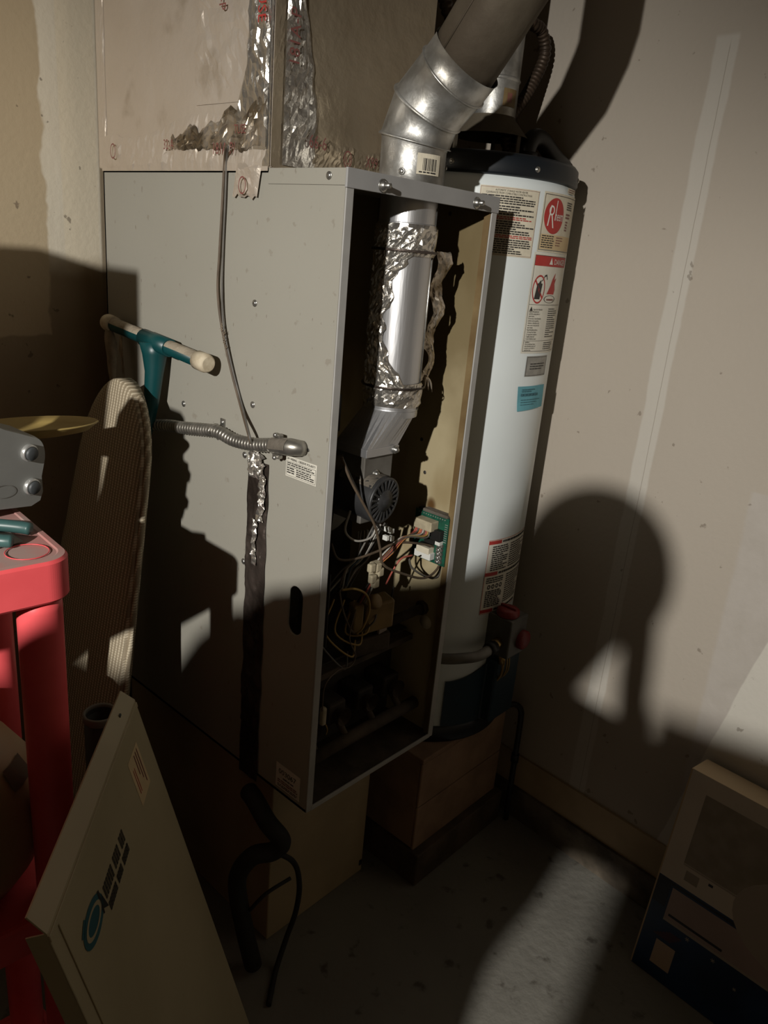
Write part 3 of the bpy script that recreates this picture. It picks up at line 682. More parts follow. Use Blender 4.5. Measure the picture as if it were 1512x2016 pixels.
for fr, t, u, v, h, m, rot, sx in ((FA, '32-A', .235, .030, .024, 'brownp', 0, .7), (FA, '181A-P/', .385, .020, .026, 'brownp', 0, .75), (FA, 'TUSE', .445, .050, .020, 'brownp', 0, .7), (FA, '99-6', .372, .42, .036, 'red', -pi / 2, .8), (FA, '181A-P', .400, .30, .026, 'brownp', -pi / 2, .9), (FA, 'TUSE', .500, .26, .028, 'red', -pi / 2, .9),
                                   (FB, '66-6', .068, .040, .030, 'brownp', 0, .75), (FB, 'X99', .205, .028, .026, 'brownp', 0, .7), (FB, '181A-P', .040, .150, .030, 'brownp', pi / 2, .9), (FB, 'U', .154, .026, .018, 'brownp', 0, 1)):
    Decal(fr, 9).text(t, u, v, h, m, rot=rot, sx=sx).build('tape_print', pl)
for fr, u, v in ((FA, .055, .030), (FA, .470, -.028), (FB, .160, .034)): Decal(fr, 9).ell(u, v, .010, .014, 'brownp', r0=.82).build('tape_print', pl)


# ================================================================== FLUE ELBOW AND PIPE
def mitre(path, rads, m, names, parent):
    P = [V(p) for p in path]; seg = 40; out = []
    for i in range(len(P) - 1):
        d = (P[i + 1] - P[i]).normalized(); u = V(1, 0, 0); u = (u - d * u.dot(d)).normalized(); v = d.cross(u)
        def ring(p, nrm, r):
            vs = []
            for k in range(seg):
                a = 2 * pi * k / seg; q = u * (r * math.cos(a)) + v * (r * math.sin(a)); vs.append(p + q - d * (q.dot(nrm) / d.dot(nrm)))
            return vs
        n0 = d if i == 0 else (d + (P[i] - P[i - 1]).normalized()); n1 = d if i == len(P) - 2 else (d + (P[i + 2] - P[i + 1]).normalized())
        r = rads[i]; L = (P[i + 1] - P[i]).length; rings = [ring(P[i], n0, r + .002)]
        def mid(t, rr): 
            A, Bq = ring(P[i], n0, rr), ring(P[i + 1], n1, rr); return [x.lerp(y, t) for x, y in zip(A, Bq)]
        rings = [mid(0, r + .0025), mid(.035, r + .0035), mid(.07, r + .0012), mid(.09, r), mid(.93, r), mid(1, r + .0015)]
        vs = [q for rg in rings for q in rg]; fs = [(j * seg + k, j * seg + (k + 1) % seg, (j + 1) * seg + (k + 1) % seg, (j + 1) * seg + k) for j in range(len(rings) - 1) for k in range(seg)]
        out.append(MB().add(vs, fs, m, True).build(names[i], parent))
    return out
EP = [(PX, PY, H - .004), (PX, PY, 1.232), (PX, .047, 1.282), (PX, -.002, 1.326), (PX, -.028, 1.352)]
fe = thing('flue_elbow', (PX, PY, H), 'shiny galvanised adjustable flue elbow on top of the furnace', 'flue pipe')
mitre(EP, [.0565, .0600, .0615, .0615], 'galv', ['collar', 'gore', 'gore', 'gore'], fe)
for c in ((0.106, 0.015, 1.180), (0.259, 0.040, 1.197)):
    q = V(c); n = V(q.x - PX, q.y - PY, 0).normalized(); dome(MB(), V(PX, PY, q.z) + n * .058, n, .0042).build('screw', fe)
def cyl_fn(cx, cy, r, th0): return lambda u, v, off: V(cx + (r + off) * math.cos(th0 + u / r), cy + (r + off) * math.sin(th0 + u / r), v)
d = Decal(cyl_fn(PX, PY, .0578, math.radians(-112)), .005); d.rect(-.020, 1.178, .024, 1.210, 'cream_lbl')
for k in range(12): d.rect(-.010 + .0022 * k, 1.184, -.0092 + .0022 * k + .0006 * (k % 3), 1.203, 'black')
d.rows(-.016, 1.1795, .018, 1.1835, 1, 'black').build('barcode_sticker', fe)
fp = thing('flue_pipe', (PX, .0, 1.36), 'dusty galvanised flue pipe slanting up to the ceiling', 'flue pipe')
dr = V(0, -.62, .785).normalized(); a0 = V(PX, -.010, 1.333)
mb = MB(); mb.tube([a0 + dr * t for t in (0, .002, .08, .15)] + [(PX, -.128, 1.515), (PX, -.136, 1.55), (PX, -.136, 2.2)], [.056] + [.0575] * 6, 'dusty_galv', 40, False); fpo = mb.build('pipe_body', fp)
MB().tube([a0 + dr * t + V(-.0577, 0, 0) for t in (.01, .15)], .0016, 'dusty_galv', 6).build('lock_seam', fp)

# ================================================================== WATER HEATER
HX, HY, HR = .620, .213, .210
wh = thing('water_heater', (HX, HY, -.09), 'tall white gas water heater beside the furnace, covered in printed labels', 'water heater')
MB().lathe([(HR - .002, -.048), (HR, -.045), (HR, 1.185), (HR - .002, 1.200), (HR - .008, 1.212), (HR - .016, 1.218), (0, 1.220)], (HX, HY, 0), 'heater', 96).build('tank', wh)
MB().lathe([(0, -.090), (HR + .003, -.090), (HR + .005, -.086), (HR + .005, -.052), (HR - .001, -.046)], (HX, HY, 0), 'navy', 72).build('base_ring', wh)
tc = MB().lathe([(HR - .010, 1.212), (HR - .001, 1.214), (HR + .001, 1.218), (HR - .001, 1.246), (HR - .008, 1.254), (HR - .03, 1.258), (0, 1.270)], (HX, HY, 0), 'navy', 72).build('top_cap', wh)
for a in (-112, -62, -160):
    a = math.radians(a); n = V(math.cos(a), math.sin(a), 0); dome(MB(), V(HX, HY, 1.230) + n * (HR), n, .0042).build('screw', tc)
R_ = math.radians
def hd(deg): return Decal(cyl_fn(HX, HY, HR + .0004, R_(deg)), .010)
def arc(a, b): return R_(b - a) * HR
# A: instruction sheet
d = hd(-143); wA = arc(-143, -108.5); d.rect(0, 1.064, wA, 1.192, 'cream_lbl').frame(.001, 1.066, wA - .001, 1.190, .0006, 'brownp')
d.text('AUTOMATIC STORAGE WATER HEATER', .030, 1.1835, .0052, 'black', width=.068).text('CLEARANCES FROM COMBUSTIBLE CONSTRUCTION', .012, 1.1785, .0052, 'black', width=.096)
d.rows(.004, 1.160, wA - .004, 1.177, 4, 'black', gap=.0012).rows(.004, 1.140, wA - .004, 1.159, 4, 'black', gap=.0012).rows(.004, 1.132, wA - .004, 1.139, 2, 'red')
d.rows(.004, 1.105, wA - .004, 1.131, 6, 'black', gap=.0012).rows(.004, 1.098, wA - .004, 1.1045, 2, 'red').rows(.004, 1.068, wA - .004, 1.097, 7, 'black', gap=.0012)
d.build('instruction_label', wh)
# B: brand plate
d = hd(-105); wB = arc(-105, -65); d.rect(0, 1.079, wB, 1.194, 'cream_lbl').frame(.003, 1.083, wB - .003, 1.190, .0011, 'black')
d.ell(.040, 1.150, .0335, .0345, 'red', 2, 48)
d.poly([(.018, 1.130), (.0215, 1.130), (.0265, 1.170), (.0235, 1.170)], 'whitep', 3).ell(.028, 1.160, .0085, .0095, 'whitep', 3, 24, .66).poly([(.028, 1.151), (.0315, 1.151), (.040, 1.127), (.036, 1.127)], 'whitep', 3).poly([(.0395, 1.142), (.0422, 1.142), (.0440, 1.180), (.0415, 1.180)], 'whitep', 4)
d.text('heem', .0405, 1.142, .027, 'whitep', 4, width=.030)
d.rect(.005, 1.085, wB - .006, 1.114, 'lbl_tan', 2).rows(.008, 1.087, .050, 1.113, 6, 'black', 3, .5).rows(.056, 1.092, .085, 1.112, 4, 'brownp', 3, .4)
d.rows(.085, 1.165, .120, 1.182, 4, 'black', 3, .5).rows(.085, 1.148, .110, 1.160, 2, 'brownp', 3, .6).rows(.088, 1.124, .100, 1.145, 4, 'brownp', 3, .6)
d.build('brand_label', wh)
# C: danger sheet
d = hd(-106.4); wC = arc(-106.4, -67); d.rect(0, .872, wC, 1.078, 'white_lbl').frame(.004, .876, wC - .004, 1.073, .0009, 'black')
d.rect(.005, 1.052, wC - .005, 1.072, 'red', 3).text('DANGER', .068, 1.0565, .0155, 'whitep', 4, width=.060).poly([(.050, 1.056), (.063, 1.056), (.0565, 1.070)], 'whitep', 4)
d.ell(.027, 1.005, .0195, .0290, 'red', 3, 40, .88).poly([(.016, .985), (.033, .985), (.0365, 1.017), (.0205, 1.017)], 'black', 3).poly([(.024, 1.017), (.032, 1.017), (.031, 1.024), (.027, 1.021)], 'black', 3)
d.poly([(.012, 1.022), (.015, 1.024), (.043, .988), (.040, .985)], 'red', 4).poly([(.032, 1.022), (.035, 1.022), (.041, 1.034), (.048, 1.036), (.052, 1.026), (.050, 1.025), (.047, 1.032), (.042, 1.031)], 'black', 3)
d.poly([(.056, .996), (.086, .996), (.089, 1.006), (.084, 1.018), (.089, 1.030), (.080, 1.024), (.083, 1.040), (.072, 1.026), (.066, 1.012)], 'red', 3).ell(.072, .986, .024, .008, 'black', 3, 30, .90).rows(.058, .982, .088, .988, 1, 'brownp', 4)
d.rect(.005, .9735, wC - .005, .9742, 'black', 3).poly([(.008, .961), (.017, .961), (.0125, .970)], 'black', 4)
L1 = ['Vapors from flammable', 'liquids will explode and', 'catch fire causing death or', 'severe burns.', 'Do not use or store flammable', 'products such as gasoline,', 'solvents or adhesives in the', 'same room or area near the', 'water heater.', 'Keep flammable products:', '1. far away from heater', '2. in approved containers', '3. tightly closed and', "4. out of children's reach"]
for k, t in enumerate(L1): d.text(t, .019 if k == 0 else .008, .9625 - .0047 * k, .0052, 'black', 3, sx=.62)
d.rect(.005, .8985, wC - .005, .8991, 'black', 3)
for k, t in enumerate(['Installation:', 'Do not install water heater', 'where flammable products will', 'be stored or used unless it is', 'raised above floor.']): d.text(t, .008, .8945 - .0042 * k, .0048, 'black', 3, sx=.62) if k < 2 else d.text(t, .008, .8945 - .0042 * k, .0048, 'black', 3, sx=.58)
d.rows(.074, .905, .125, .968, 14, 'black', 3, .4, .6).rows(.074, .879, .125, .896, 4, 'black', 3, .4).build('danger_label', wh)
d = hd(-100.6); d.rect(0, .822, .086, .866, 'grey_lbl').frame(.002, .824, .084, .864, .0008, 'black').rows(.014, .836, .072, .852, 3, 'black', 3, .4); d.build('rating_plate', wh)
d = hd(-104.5); d.mb.grid(10, 6, lambda a, b: d.fn(.103 * a + .006 * (1 - b), .750 + .051 * b + .004 * (1 - a) * (1 - b) * (-1), .0006 + .004 * max(0, .35 - b) * (1 - a) + .006 * max(0, a - .7)), 'note', False)
d.rows(.012, .788, .060, .796, 2, 'noted', 8).rows(.010, .779, .082, .786, 1, 'noted', 8, .8).rows(.012, .758, .085, .774, 3, 'noted', 8, .25); d.build('sticky_note', wh)
d = hd(-110); wD = arc(-110, -66); d.rect(0, .254, wD, .446, 'white_lbl').frame(.001, .255, wD - .001, .445, .001, 'red')
for z in (.434, .354, .258): d.rect(.001, z, .040, z + .009, 'red', 3).rows(.044, z + .001, wD - .004, z + .008, 1, 'black', 3, .8)
d.rows(.014, .366, .070, .430, 12, 'black', 3, .6).rows(.076, .366, wD - .006, .430, 11, 'black', 3, .5).rows(.010, .272, .066, .316, 9, 'black', 3, .7).rows(.008, .334, .066, .350, 3, 'black', 3, .6).rows(.076, .272, wD - .006, .350, 13, 'black', 3, .5)
for k in range(4): d.ell(.018 + .013 * k, .325, .005, .006, 'black', 3, 12, .5)
d.build('lighting_label', wh)
d = hd(-84); d.rect(0, 1.198, .050, 1.208, 'cream_lbl').rows(.004, 1.199, .046, 1.207, 2, 'brownp', 3, .4); d.build('small_label', wh)
# burner access cover
mb = MB(); a0, a1 = R_(-128), R_(-62)
def cov(a, b):
    th = a0 + (a1 - a0) * a; top = .082 + .060 * min(1, max(0, (a - .02) / .62)) ** 1.6; rr = HR + (.004 + .020 * min(1, max(0, (a - .45) / .08)))
    return V(HX + rr * math.cos(th), HY + rr * math.sin(th), -.044 + (top + .044) * b)
mb.grid(40, 6, cov, 'cover', False); cvr = mb.build('burner_cover', wh)
mb = MB().obox((HX + .226 * math.cos(R_(-84)), HY + .226 * math.sin(R_(-84)), .045), (1, 0, 0), (0, 1, 0), (0, 0, 1), .052, .018, .088, 'cover', .006); cvb = mb.build('cover_box', wh)
# gas control valve
gx, gy, gz = .612, -.030, .205
gc = MB().box((gx - .034, gy - .030, gz - .050), (gx + .040, gy + .040, gz + .052), 'valve2', .004).build('gas_control', wh)
mb = MB().lathe([(.026, 0), (.028, .004), (.027, .014), (.022, .018), (.008, .019), (0, .018)], (gx - .008, gy, gz + .052), 'redknob', 28); mb.box((gx - .012, gy - .022, gz + .068), (gx - .004, gy + .022, gz + .076), 'redknob', .002); mb.build('dial', gc)
mb = MB().lathe([(.024, 0), (.024, .010), (.020, .014), (0, .014)], (gx + .020, gy - .030, gz - .010), 'redknob', 28, (0, -1, 0)); mb.build('knob', gc)
MB().cyl((gx - .030, gy, gz - .012), (gx - .056, gy - .002, gz - .016), .014, 'brass', 6).build('inlet_fitting', gc)
MB().cyl((gx - .012, gy - .004, gz - .050), (gx - .012, gy - .006, gz - .078), .008, 'brass', 8).build('outlet_fitting', gc)
for k, dx in enumerate((-.012, .006, .016)): MB().tube(cr([(gx + dx, gy - .006, gz - .05), (gx + dx, gy - .010, gz - .10), (gx + dx + .004, gy + .006, gz - .135)], 6), .0035 if k == 0 else .0022, 'brass', 8).build('burner_tube', gc)
# draft hood
dh = MB().lathe([(.085, 1.306), (.052, 1.342), (.050, 1.350)], (.634, .212, 0), 'dusty_galv', 36).build('draft_hood', wh)
for k in range(3):
    a = 2 * pi * k / 3 + .5; MB().box((.634 + .078 * math.cos(a) - .006, .212 + .078 * math.sin(a) - .0015, 1.262), (.634 + .078 * math.cos(a) + .006, .212 + .078 * math.sin(a) + .0015, 1.312), 'dusty_galv').build('hood_leg', dh)

hv = thing('heater_vent', (.634, .212, 1.35), 'narrow galvanised vent pipe rising from the water heater top, behind the slanting flue', 'flue pipe')
mb = MB().lathe([(.052, 1.338), (.0505, 1.35), (.0505, 1.75)], (.634, .212, 0), 'galv', 36); mb.build('pipe_body', hv)
MB().lathe([(.0505, 1.412), (.053, 1.416), (.0505, 1.420)], (.634, .212, 0), 'galv', 36).build('bead', hv)
d = Decal(cyl_fn(.634, .212, .051, R_(-122)), .006); d.rect(0, 1.362, .036, 1.396, 'stained').rect(.010, 1.370, .022, 1.388, 'brownp', 2).build('sticker', hv)
q, r = corr([(.665, .17, 1.262), (0.662, 0.190, 1.331), (0.743, 0.200, 1.416), (0.789, 0.200, 1.496), (0.763, 0.200, 1.539), (0.711, 0.200, 1.548), (.62, .22, 1.62), (.58, .25, 1.75)], .0105, .0030, .0105)
wc = thing('water_connector', (.665, .17, 1.262), 'dark corrugated water hose looping up from the heater top by the wall', 'hose')
MB().tube(q, r, 'copper', 12).build('hose', wc)
MB().cyl((.665, .17, 1.262), (.665, .17, 1.295), .016, 'copper', 6).build('nut', wc)
q, r = corr([(.50, .31, 1.262), (.50, .30, 1.36), (0.520, 0.250, 1.487), (0.490, 0.250, 1.524), (.42, .26, 1.66)], .011, .003, .0105)
wc = thing('water_connector', (.50, .31, 1.262), 'dark corrugated water hose between the foil duct and the flue', 'hose')
MB().tube(q, r, 'copper', 12).build('hose', wc)
MB().cyl((.50, .31, 1.262), (.50, .31, 1.295), .016, 'copper', 6).build('nut', wc)
tp = thing('relief_pipe', (.690, .145, 1.262), 'black bent discharge pipe on the right of the heater top', 'pipe')
MB().tube(cr([(.678, .140, 1.262), (.680, .140, 1.292), (.694, .138, 1.312), (.722, .134, 1.312), (.765, .128, 1.288), (.812, .122, 1.268)], 8), .019, 'blackpl', 16).build('bend', tp)
MB().cyl((.678, .140, 1.262), (.678, .140, 1.282), .024, 'blackpl', 18).build('collar', tp)

# gas line and the stub of flexible connector
gl = thing('gas_pipe', (.43, .01, .19), 'dull gas supply pipe entering the water heater valve from the left', 'pipe')
MB().tube(cr([(.400, .070, .178), (.425, .020, .180), (.450, -.015, .187), (.500, -.032, .184), (gx - .058, gy - .004, gz - .016)], 8), .0125, 'greymetal', 16).build('pipe_body', gl)
MB().cyl((gx - .080, gy - .004, gz - .016), (gx - .056, gy - .004, gz - .016), .0165, 'blackpl', 8).build('coupling', gl)
q, r = corr([(.393, .046, .318), (.41, .042, .318), (.433, .034, .316)], .0125, .003, .007)
fx = thing('flexible_connector', (.41, .04, .318), 'stub of corrugated steel connector sticking out of the furnace side', 'connector')
MB().tube(q, r, 'conduit', 14).build('hose', fx)
MB().cyl((.393, .046, .318), (.398, .0455, .318), .018, 'conduit', 6).build('nut', fx)

# ================================================================== STAND UNDER THE WATER HEATER
hs = thing('heater_stand', (.59, .22, FL), 'dark wooden box stand under the water heater', 'stand')
MB().box((.408, .030, -.362), (.762, .42, -.104), 'wood', .004).build('body', hs)
MB().box((.404, .020, -.104), (.766, .43, -.0905), 'wood', .003).build('top_board', hs)
for z0, z1 in ((-.232, -.106), (-.362, -.236)): MB().box((.406, .022, z0), (.764, .030, z1), 'wood', .003).build('front_board', hs)
MB().box((.40, .0, FL), (.775, .44, -.362), 'wooddk', .004).build('base_sleeper', hs)
dp = thing('drain_pipe', (.785, -.01, FL), 'thin black drain pipe running down beside the heater stand', 'pipe')
MB().tube(cr([(.745, .012, -.075), (.770, .002, -.078), (.784, -.010, -.095), (.786, -.014, -.14), (.786, -.016, -.30), (.786, -.018, FL + .002)], 6), .008, 'blackpl', 12).build('pipe_body', dp)
MB().cyl((.786, -.0155, -.26), (.786, -.0155, -.235), .011, 'blackpl', 12).build('coupling', dp)

# ================================================================== THINGS ON THE FURNACE'S LEFT SIDE
fc = thing('flexible_conduit', (-.02, .25, .69), 'dusty flexible metal conduit running across the furnace side into a clamp connector', 'conduit')
q, r = corr([(-.045, .60, .655), (-0.022, 0.453, 0.682), (-0.020, 0.392, 0.690), (-0.018, 0.327, 0.700), (-0.018, 0.278, 0.706), (-0.018, 0.231, 0.701), (-0.018, 0.172, 0.706), (-0.018, 0.116, 0.718)], .0092, .0036, .0085, 20)
MB().tube(q, r, 'conduit', 14).build('hose', fc)
a = V((-0.018, 0.123, 0.716)); b = V((-0.018, 0.074, 0.724))
mb = MB().tube([a, a.lerp(b, .15), a.lerp(b, .6), b, b + V(.012, -.012, -.001), b + V(.018, -.014, -.001)], [.0135, .0150, .0150, .0155, .0140, .013], 'conduit', 16); con = mb.build('connector', fc)
for s in (1, -1):
    c = a.lerp(b, .35) + V(-.001, 0, s * .018); mb = MB().box(c - V(.005, .009, .004), c + V(.005, .009, .004), 'conduit', .002); dome(mb, c + V(0, 0, s * .002) + V(-.004, 0, 0), (-1, 0, 0), .0045, 'screw', .006, False); mb.build('clamp_ear', con)
mb = MB().grid(10, 6, lambda u, v: a.lerp(b, .1 + .9 * u) + V(math.cos(2.0 + 1.4 * v) * .0158, 0, math.sin(2.0 + 1.4 * v) * .0158), 'dust'); mb.build('dust_layer', con)
c = V((0.000, 0.288, 0.720)); mb = MB().box((-.0025, c.y - .007, c.z - .016), (-.0005, c.y + .007, c.z + .008), 'conduit', .001)
mb.tube([(-.019 + .0145 * math.cos(t), c.y, .703 + .0145 * math.sin(t)) for t in [k * pi / 8 for k in range(-3, 9)]], .003, 'conduit', 6); dome(mb, (-.0025, c.y, c.z + .001), (-1, 0, 0), .004); mb.build('strap', fc)
tw = thing('thermostat_wire', (-.006, .27, .70), 'pair of thin grey wires hanging down the furnace side from the foil duct', 'wire')
def twp(l, x): return [V(p) for p in l]
MB().tube(cr([(-0.026, 0.260, 1.193), (-0.007, 0.289, 1.172), (-0.005, 0.296, 1.106), (-0.005, 0.302, 1.022), (-0.006, 0.304, 0.961), (-0.007, 0.290, 0.901), (-0.006, 0.263, 0.831), (-0.006, 0.229, 0.763), (-0.032, 0.169, 0.722), (-0.012, 0.183, 0.691)], 8), .0022, 'wbrown', 8).build('strand', tw)
MB().tube(cr([(-0.024, 0.257, 1.193), (-0.007, 0.283, 1.172), (-0.005, 0.288, 1.107), (-0.005, 0.292, 1.023), (-0.006, 0.291, 0.963), (-0.008, 0.282, 0.901), (-0.006, 0.258, 0.832), (-0.006, 0.224, 0.764), (-0.032, 0.167, 0.723), (-0.012, 0.180, 0.691)], 8), .0020, 'wgrey', 8).build('strand', tw)
mb = MB()
for k in range(26):
    t = random.random(); c = V((-0.010, 0.283, 0.901)).lerp(V((-0.010, 0.268, 0.858)), t); mb.tube([c, c + V(-.004 * random.random(), random.uniform(-.007, .007), random.uniform(-.010, .010))], .0006, 'cobweb', 4)
mb.build('lint', tw)

# ================================================================== IRONING BOARD
IX0, IZ0, lean = -.085, .775, .19            # leaning plane x = IX0 - lean * (IZ0 - z)
ib = thing('ironing_board', (-.27, .48, FL), 'folded ironing board with quilted cover and teal legs, leaning against the furnace side', 'ironing board')
def bx_(z): return IX0 - lean * (IZ0 - z)
def half(t):                                 # half width a distance t below the nose
    return .165 * min(1, (math.sqrt(max(0, 1 - (1 - min(t, .16) / .16) ** 2)) * .62 + .38 * min(1, t / .62)))
prof = [0, .004, .012, .025, .045, .07, .10, .13, .16, .22, .3, .4, .5, .62, .8, 1.0, 1.12, 1.19, 1.215, 1.222]
vs = []; n = 9
def bulge(s): return .008 * (1 - abs(s) ** 3)
mb = MB(); rows_ = []
for t in prof:
    z = IZ0 - t; hw = max(half(t), .004) * (1 if t < 1.12 else math.sqrt(max(.05, 1 - ((t - 1.12) / .108) ** 2)))
    cy = .490 - .010 * t
    row = [V(bx_(z) - .012 - bulge(s), cy + hw * s, z) for s in [(-1 + 2 * k / n) for k in range(n + 1)]]
    row += [V(bx_(z) + .010, cy + hw * s, z) for s in [(1 - 2 * k / n) for k in range(n + 1)]]
    rows_.append(row)
m_ = 2 * (n + 1); vs = [p for r in rows_ for p in r]
fs = [(i * m_ + k, i * m_ + (k + 1) % m_, (i + 1) * m_ + (k + 1) % m_, (i + 1) * m_ + k) for i in range(len(prof) - 1) for k in range(m_)]
fs += [tuple(range(m_))[::-1], tuple((len(prof) - 1) * m_ + k for k in range(m_))]
mb.add(vs, fs, 'board_cover', True); mb.build('board', ib, True)
mb = MB().tube([rows_[i][0] + V(.012, -.001, 0) for i in range(3, len(prof) - 2)], .006, 'board_cover', 8); mb.build('cover_hem', ib)
A = V(-.032, .652, .862); Bq = V(-.036, .292, .832); T = A.lerp(Bq, .50)
bar = MB().tube([A, Bq], .0140, 'teal', 20).build('foot_bar', ib)
for p, q in ((A, Bq), (Bq, A)):
    d_ = (p - q).normalized(); MB().tube([p - d_ * .028, p - d_ * .004, p + d_ * .002, p + d_ * .006], [.0175, .0180, .0165, .013], 'capwhite', 20).build('foot_cap', bar)
mb = MB(); ax = (Bq - A).normalized(); up = V(0, 0, 1) - ax * ax.z; sd = V(-1, 0, 0)
mb.grid(24, 8, lambda a, b: A.lerp(Bq, .06 + .88 * a) + (up * math.sin(pi * (.10 + .75 * b)) + sd * math.cos(pi * (.10 + .75 * b))) * (.0148 + .0006 * noise.noise((a * 30, b * 6, 0))), 'dustybar'); mb.build('dust_layer', bar)
mb = MB().tube([T + V(0, .0, 0), T + V(.001, -.002, -.025), T + V(-.002, -.004, -.06), T + V(-.004, .004, -.12), T + V(-.02, .05, -.30), T + V(-.15, .09, -1.05)], [.028, .024, .018, .015, .0145, .0145], 'teal', 18); mb.build('leg_tube', ib)
MB().tube([A.lerp(Bq, .40), A.lerp(Bq, .66)], .0172, 'teal', 18).build('leg_saddle', ib)
mb = MB().tube(cr([A + V(-.01, -.02, -.01), A + V(-.01, -.03, -.05), A + V(-.012, -.035, -.10), A + V(-.01, -.04, -.15)], 5), [.005, .009, .011, .012, .012, .012, .011, .010, .010, .009, .008, .007, .006, .004, .003, .002], 'cobweb', 7); mb.build('cobweb_clump', ib)
mb = MB()
for k in range(18):
    p = A.lerp(Bq, .20 + .02 * random.random()) + V(-.012, 0, -.012); mb.tube([p, p + V(0, random.uniform(-.006, .006), -.03), p + V(.0, random.uniform(-.010, -.004), -.06 - .03 * random.random())], [.0012, .001, .0004], 'cobweb', 4)
mb.build('cobweb_strand', ib)

# ================================================================== RED SHELF UNIT
rs = thing('shelf_unit', (-.72, .15, FL), 'red moulded plastic shelf unit at the left edge of the view', 'shelf')
u1 = V(.996, -.087, 0); u2 = V(.087, .996, 0); K = V(-.439, -.006, 0)      # right-hand front corner; runs left (-u1) and back (u2)
def sh(a, b, z): return K - u1 * a + u2 * b + V(0, 0, z)
SW, SD = .72, .30
def rounded(a0, a1, b0, b1, r, z, n=20):
    out = []
    for (ca, cb_, s) in ((a0 + r, b0 + r, 2), (a1 - r, b0 + r, 3), (a1 - r, b1 - r, 0), (a0 + r, b1 - r, 1)):
        for k in range(n + 1):
            t = s * pi / 2 + k / n * pi / 2; out.append(sh(ca + r * math.cos(t), cb_ + r * math.sin(t), z))
    return out
def loft(mb, loops, m, cap0=True, cap1=True, smooth=False):
    n = len(loops[0]); vs = [p for l in loops for p in l]; fs = [(i * n + k, i * n + (k + 1) % n, (i + 1) * n + (k + 1) % n, (i + 1) * n + k) for i in range(len(loops) - 1) for k in range(n)]
    if cap0: fs.append(tuple(range(n))[::-1])
    if cap1: fs.append(tuple((len(loops) - 1) * n + k for k in range(n)))
    return mb.add(vs, fs, m, smooth)
for zt in (.651, .105, -.40):
    mb = MB(); loft(mb, [rounded(.004, SW - .004, .004, SD - .004, .032, zt - .058), rounded(0, SW, 0, SD, .036, zt - .054), rounded(0, SW, 0, SD, .036, zt - .004), rounded(.003, SW - .003, .003, SD - .003, .034, zt)], 'redpl', True, False)
    loft(mb, [rounded(.003, SW - .003, .003, SD - .003, .034, zt), rounded(.010, SW - .010, .010, SD - .010, .030, zt + .0005), rounded(.012, SW - .012, .012, SD - .012, .029, zt - .001)], 'redtop' if zt > .5 else 'redpl', False, True)
    t = mb.build('shelf_tier', rs)
    if zt > .5:
        for a, b in ((.045, .045),): 
            MB().tube([sh(a + .026 * math.cos(k * pi / 12), b + .026 * math.sin(k * pi / 12), zt + .0006) for k in range(25)], .0007, 'redpl', 6, False).build('post_socket_ring', t)
for a, b in ((.036, .040), (SW - .036, .040), (.036, SD - .040), (SW - .036, SD - .040)):
    for z0, z1 in ((-.40, .049), (.105, .594), (FL, -.458)):
        if z1 - z0 < .02: continue
        MB().tube([sh(a, b, z0), sh(a, b, z0 + .02), sh(a, b, z1 - .02), sh(a, b, z1)], [.0275, .0285, .0285, .0275], 'redpl', 28).build('post', rs)
MB().tube([sh(.030, SD - .045, .650), sh(.030, SD - .045, .725), sh(.030, SD - .045, .733)], [.015, .014, .010], 'redpl', 16).build('post_stub', rs)
for a, b in ((.036, .040), (SW - .036, .040), (.036, SD - .040), (SW - .036, SD - .040)): MB().tube([sh(a, b, FL), sh(a, b, -.455)], [.028, .028], 'redpl', 20).build('foot', rs)

gd = thing('grey_appliance', (-.46, .2, .651), 'grey plastic appliance with round rubber feet tipped on its side on the red shelf', 'appliance')
o_ = V(-.435, .205, .70); nu_ = V(.25, -.86, -.12).normalized(); ru = V(.93, .30, -.18); ru = (ru - nu_ * ru.dot(nu_)).normalized(); rv = nu_.cross(ru) * -1
if rv.z < 0: rv = -rv
P0 = V((-0.446, 0.205, 0.669)); 
def gdp(u, v, o): return V(-.402, .190, .652) + ru * (u - .0) + rv * v + nu_ * o
outl = []
for k in range(9):
    t = k / 8 * pi / 2; outl.append((-.022 + .024 * math.cos(t) - .0 , .062 + .055 * math.sin(t)))
outl = [(-.010, .004), (.004, .012), (.006, .026), (-.002, .050)] + [(-.030 + .028 * math.cos(t), .070 + .040 * math.sin(t)) for t in [k * pi / 16 for k in range(1, 9)]] + [(-.080, .120), (-.098, .126), (-.125, .178), (-.145, .200), (-.180, .210), (-.215, .200), (-.26, .19), (-.28, .10), (-.27, .010), (-.12, .001)]
mb = MB(); nO = len(outl)
lo_ = [[gdp(u * .99, v * .98 + .001, .0) for u, v in outl], [gdp(u, v, -.005) for u, v in outl], [gdp(u, v, -.055) for u, v in outl], [gdp(u * .98, v * .97 + .002, -.060) for u, v in outl]]
loft(mb, lo_, 'greyplastic'); gb = mb.build('casing', gd, True)
for (u, v) in ((-.034, .087), (-.018, .036)):
    c = gdp(u, v, 0); MB().lathe([(.0125, 0), (.0125, .005), (.0105, .007), (.0095, .005)], c, 'silver', 24, nu_).build('foot_ring', gd)
    MB().lathe([(.0098, .004), (.0098, .009), (.0080, .011), (0, .011)], c, 'foot', 24, nu_).build('rubber_foot', gd)
d = Decal(lambda a, b, off: gdp(a, b, off), 1); d.ell(-.062, .030, .020, .010, 'silver', 2, 24, .9, None); d.build('moulded_mark', gd)

yd = thing('yellow_dish', (-.36, .30, .71), 'flat pale yellow plastic dish behind the grey appliance', 'dish')
mb = MB().lathe([(0, 0), (.055, .001), (.082, .006), (.096, .016), (.098, .0175), (.096, .019), (.080, .010), (.054, .005), (0, .004)], (-.345, .312, .7295), 'yellow', 48, (-.06, .12, 1)); mb.build('dish', yd)

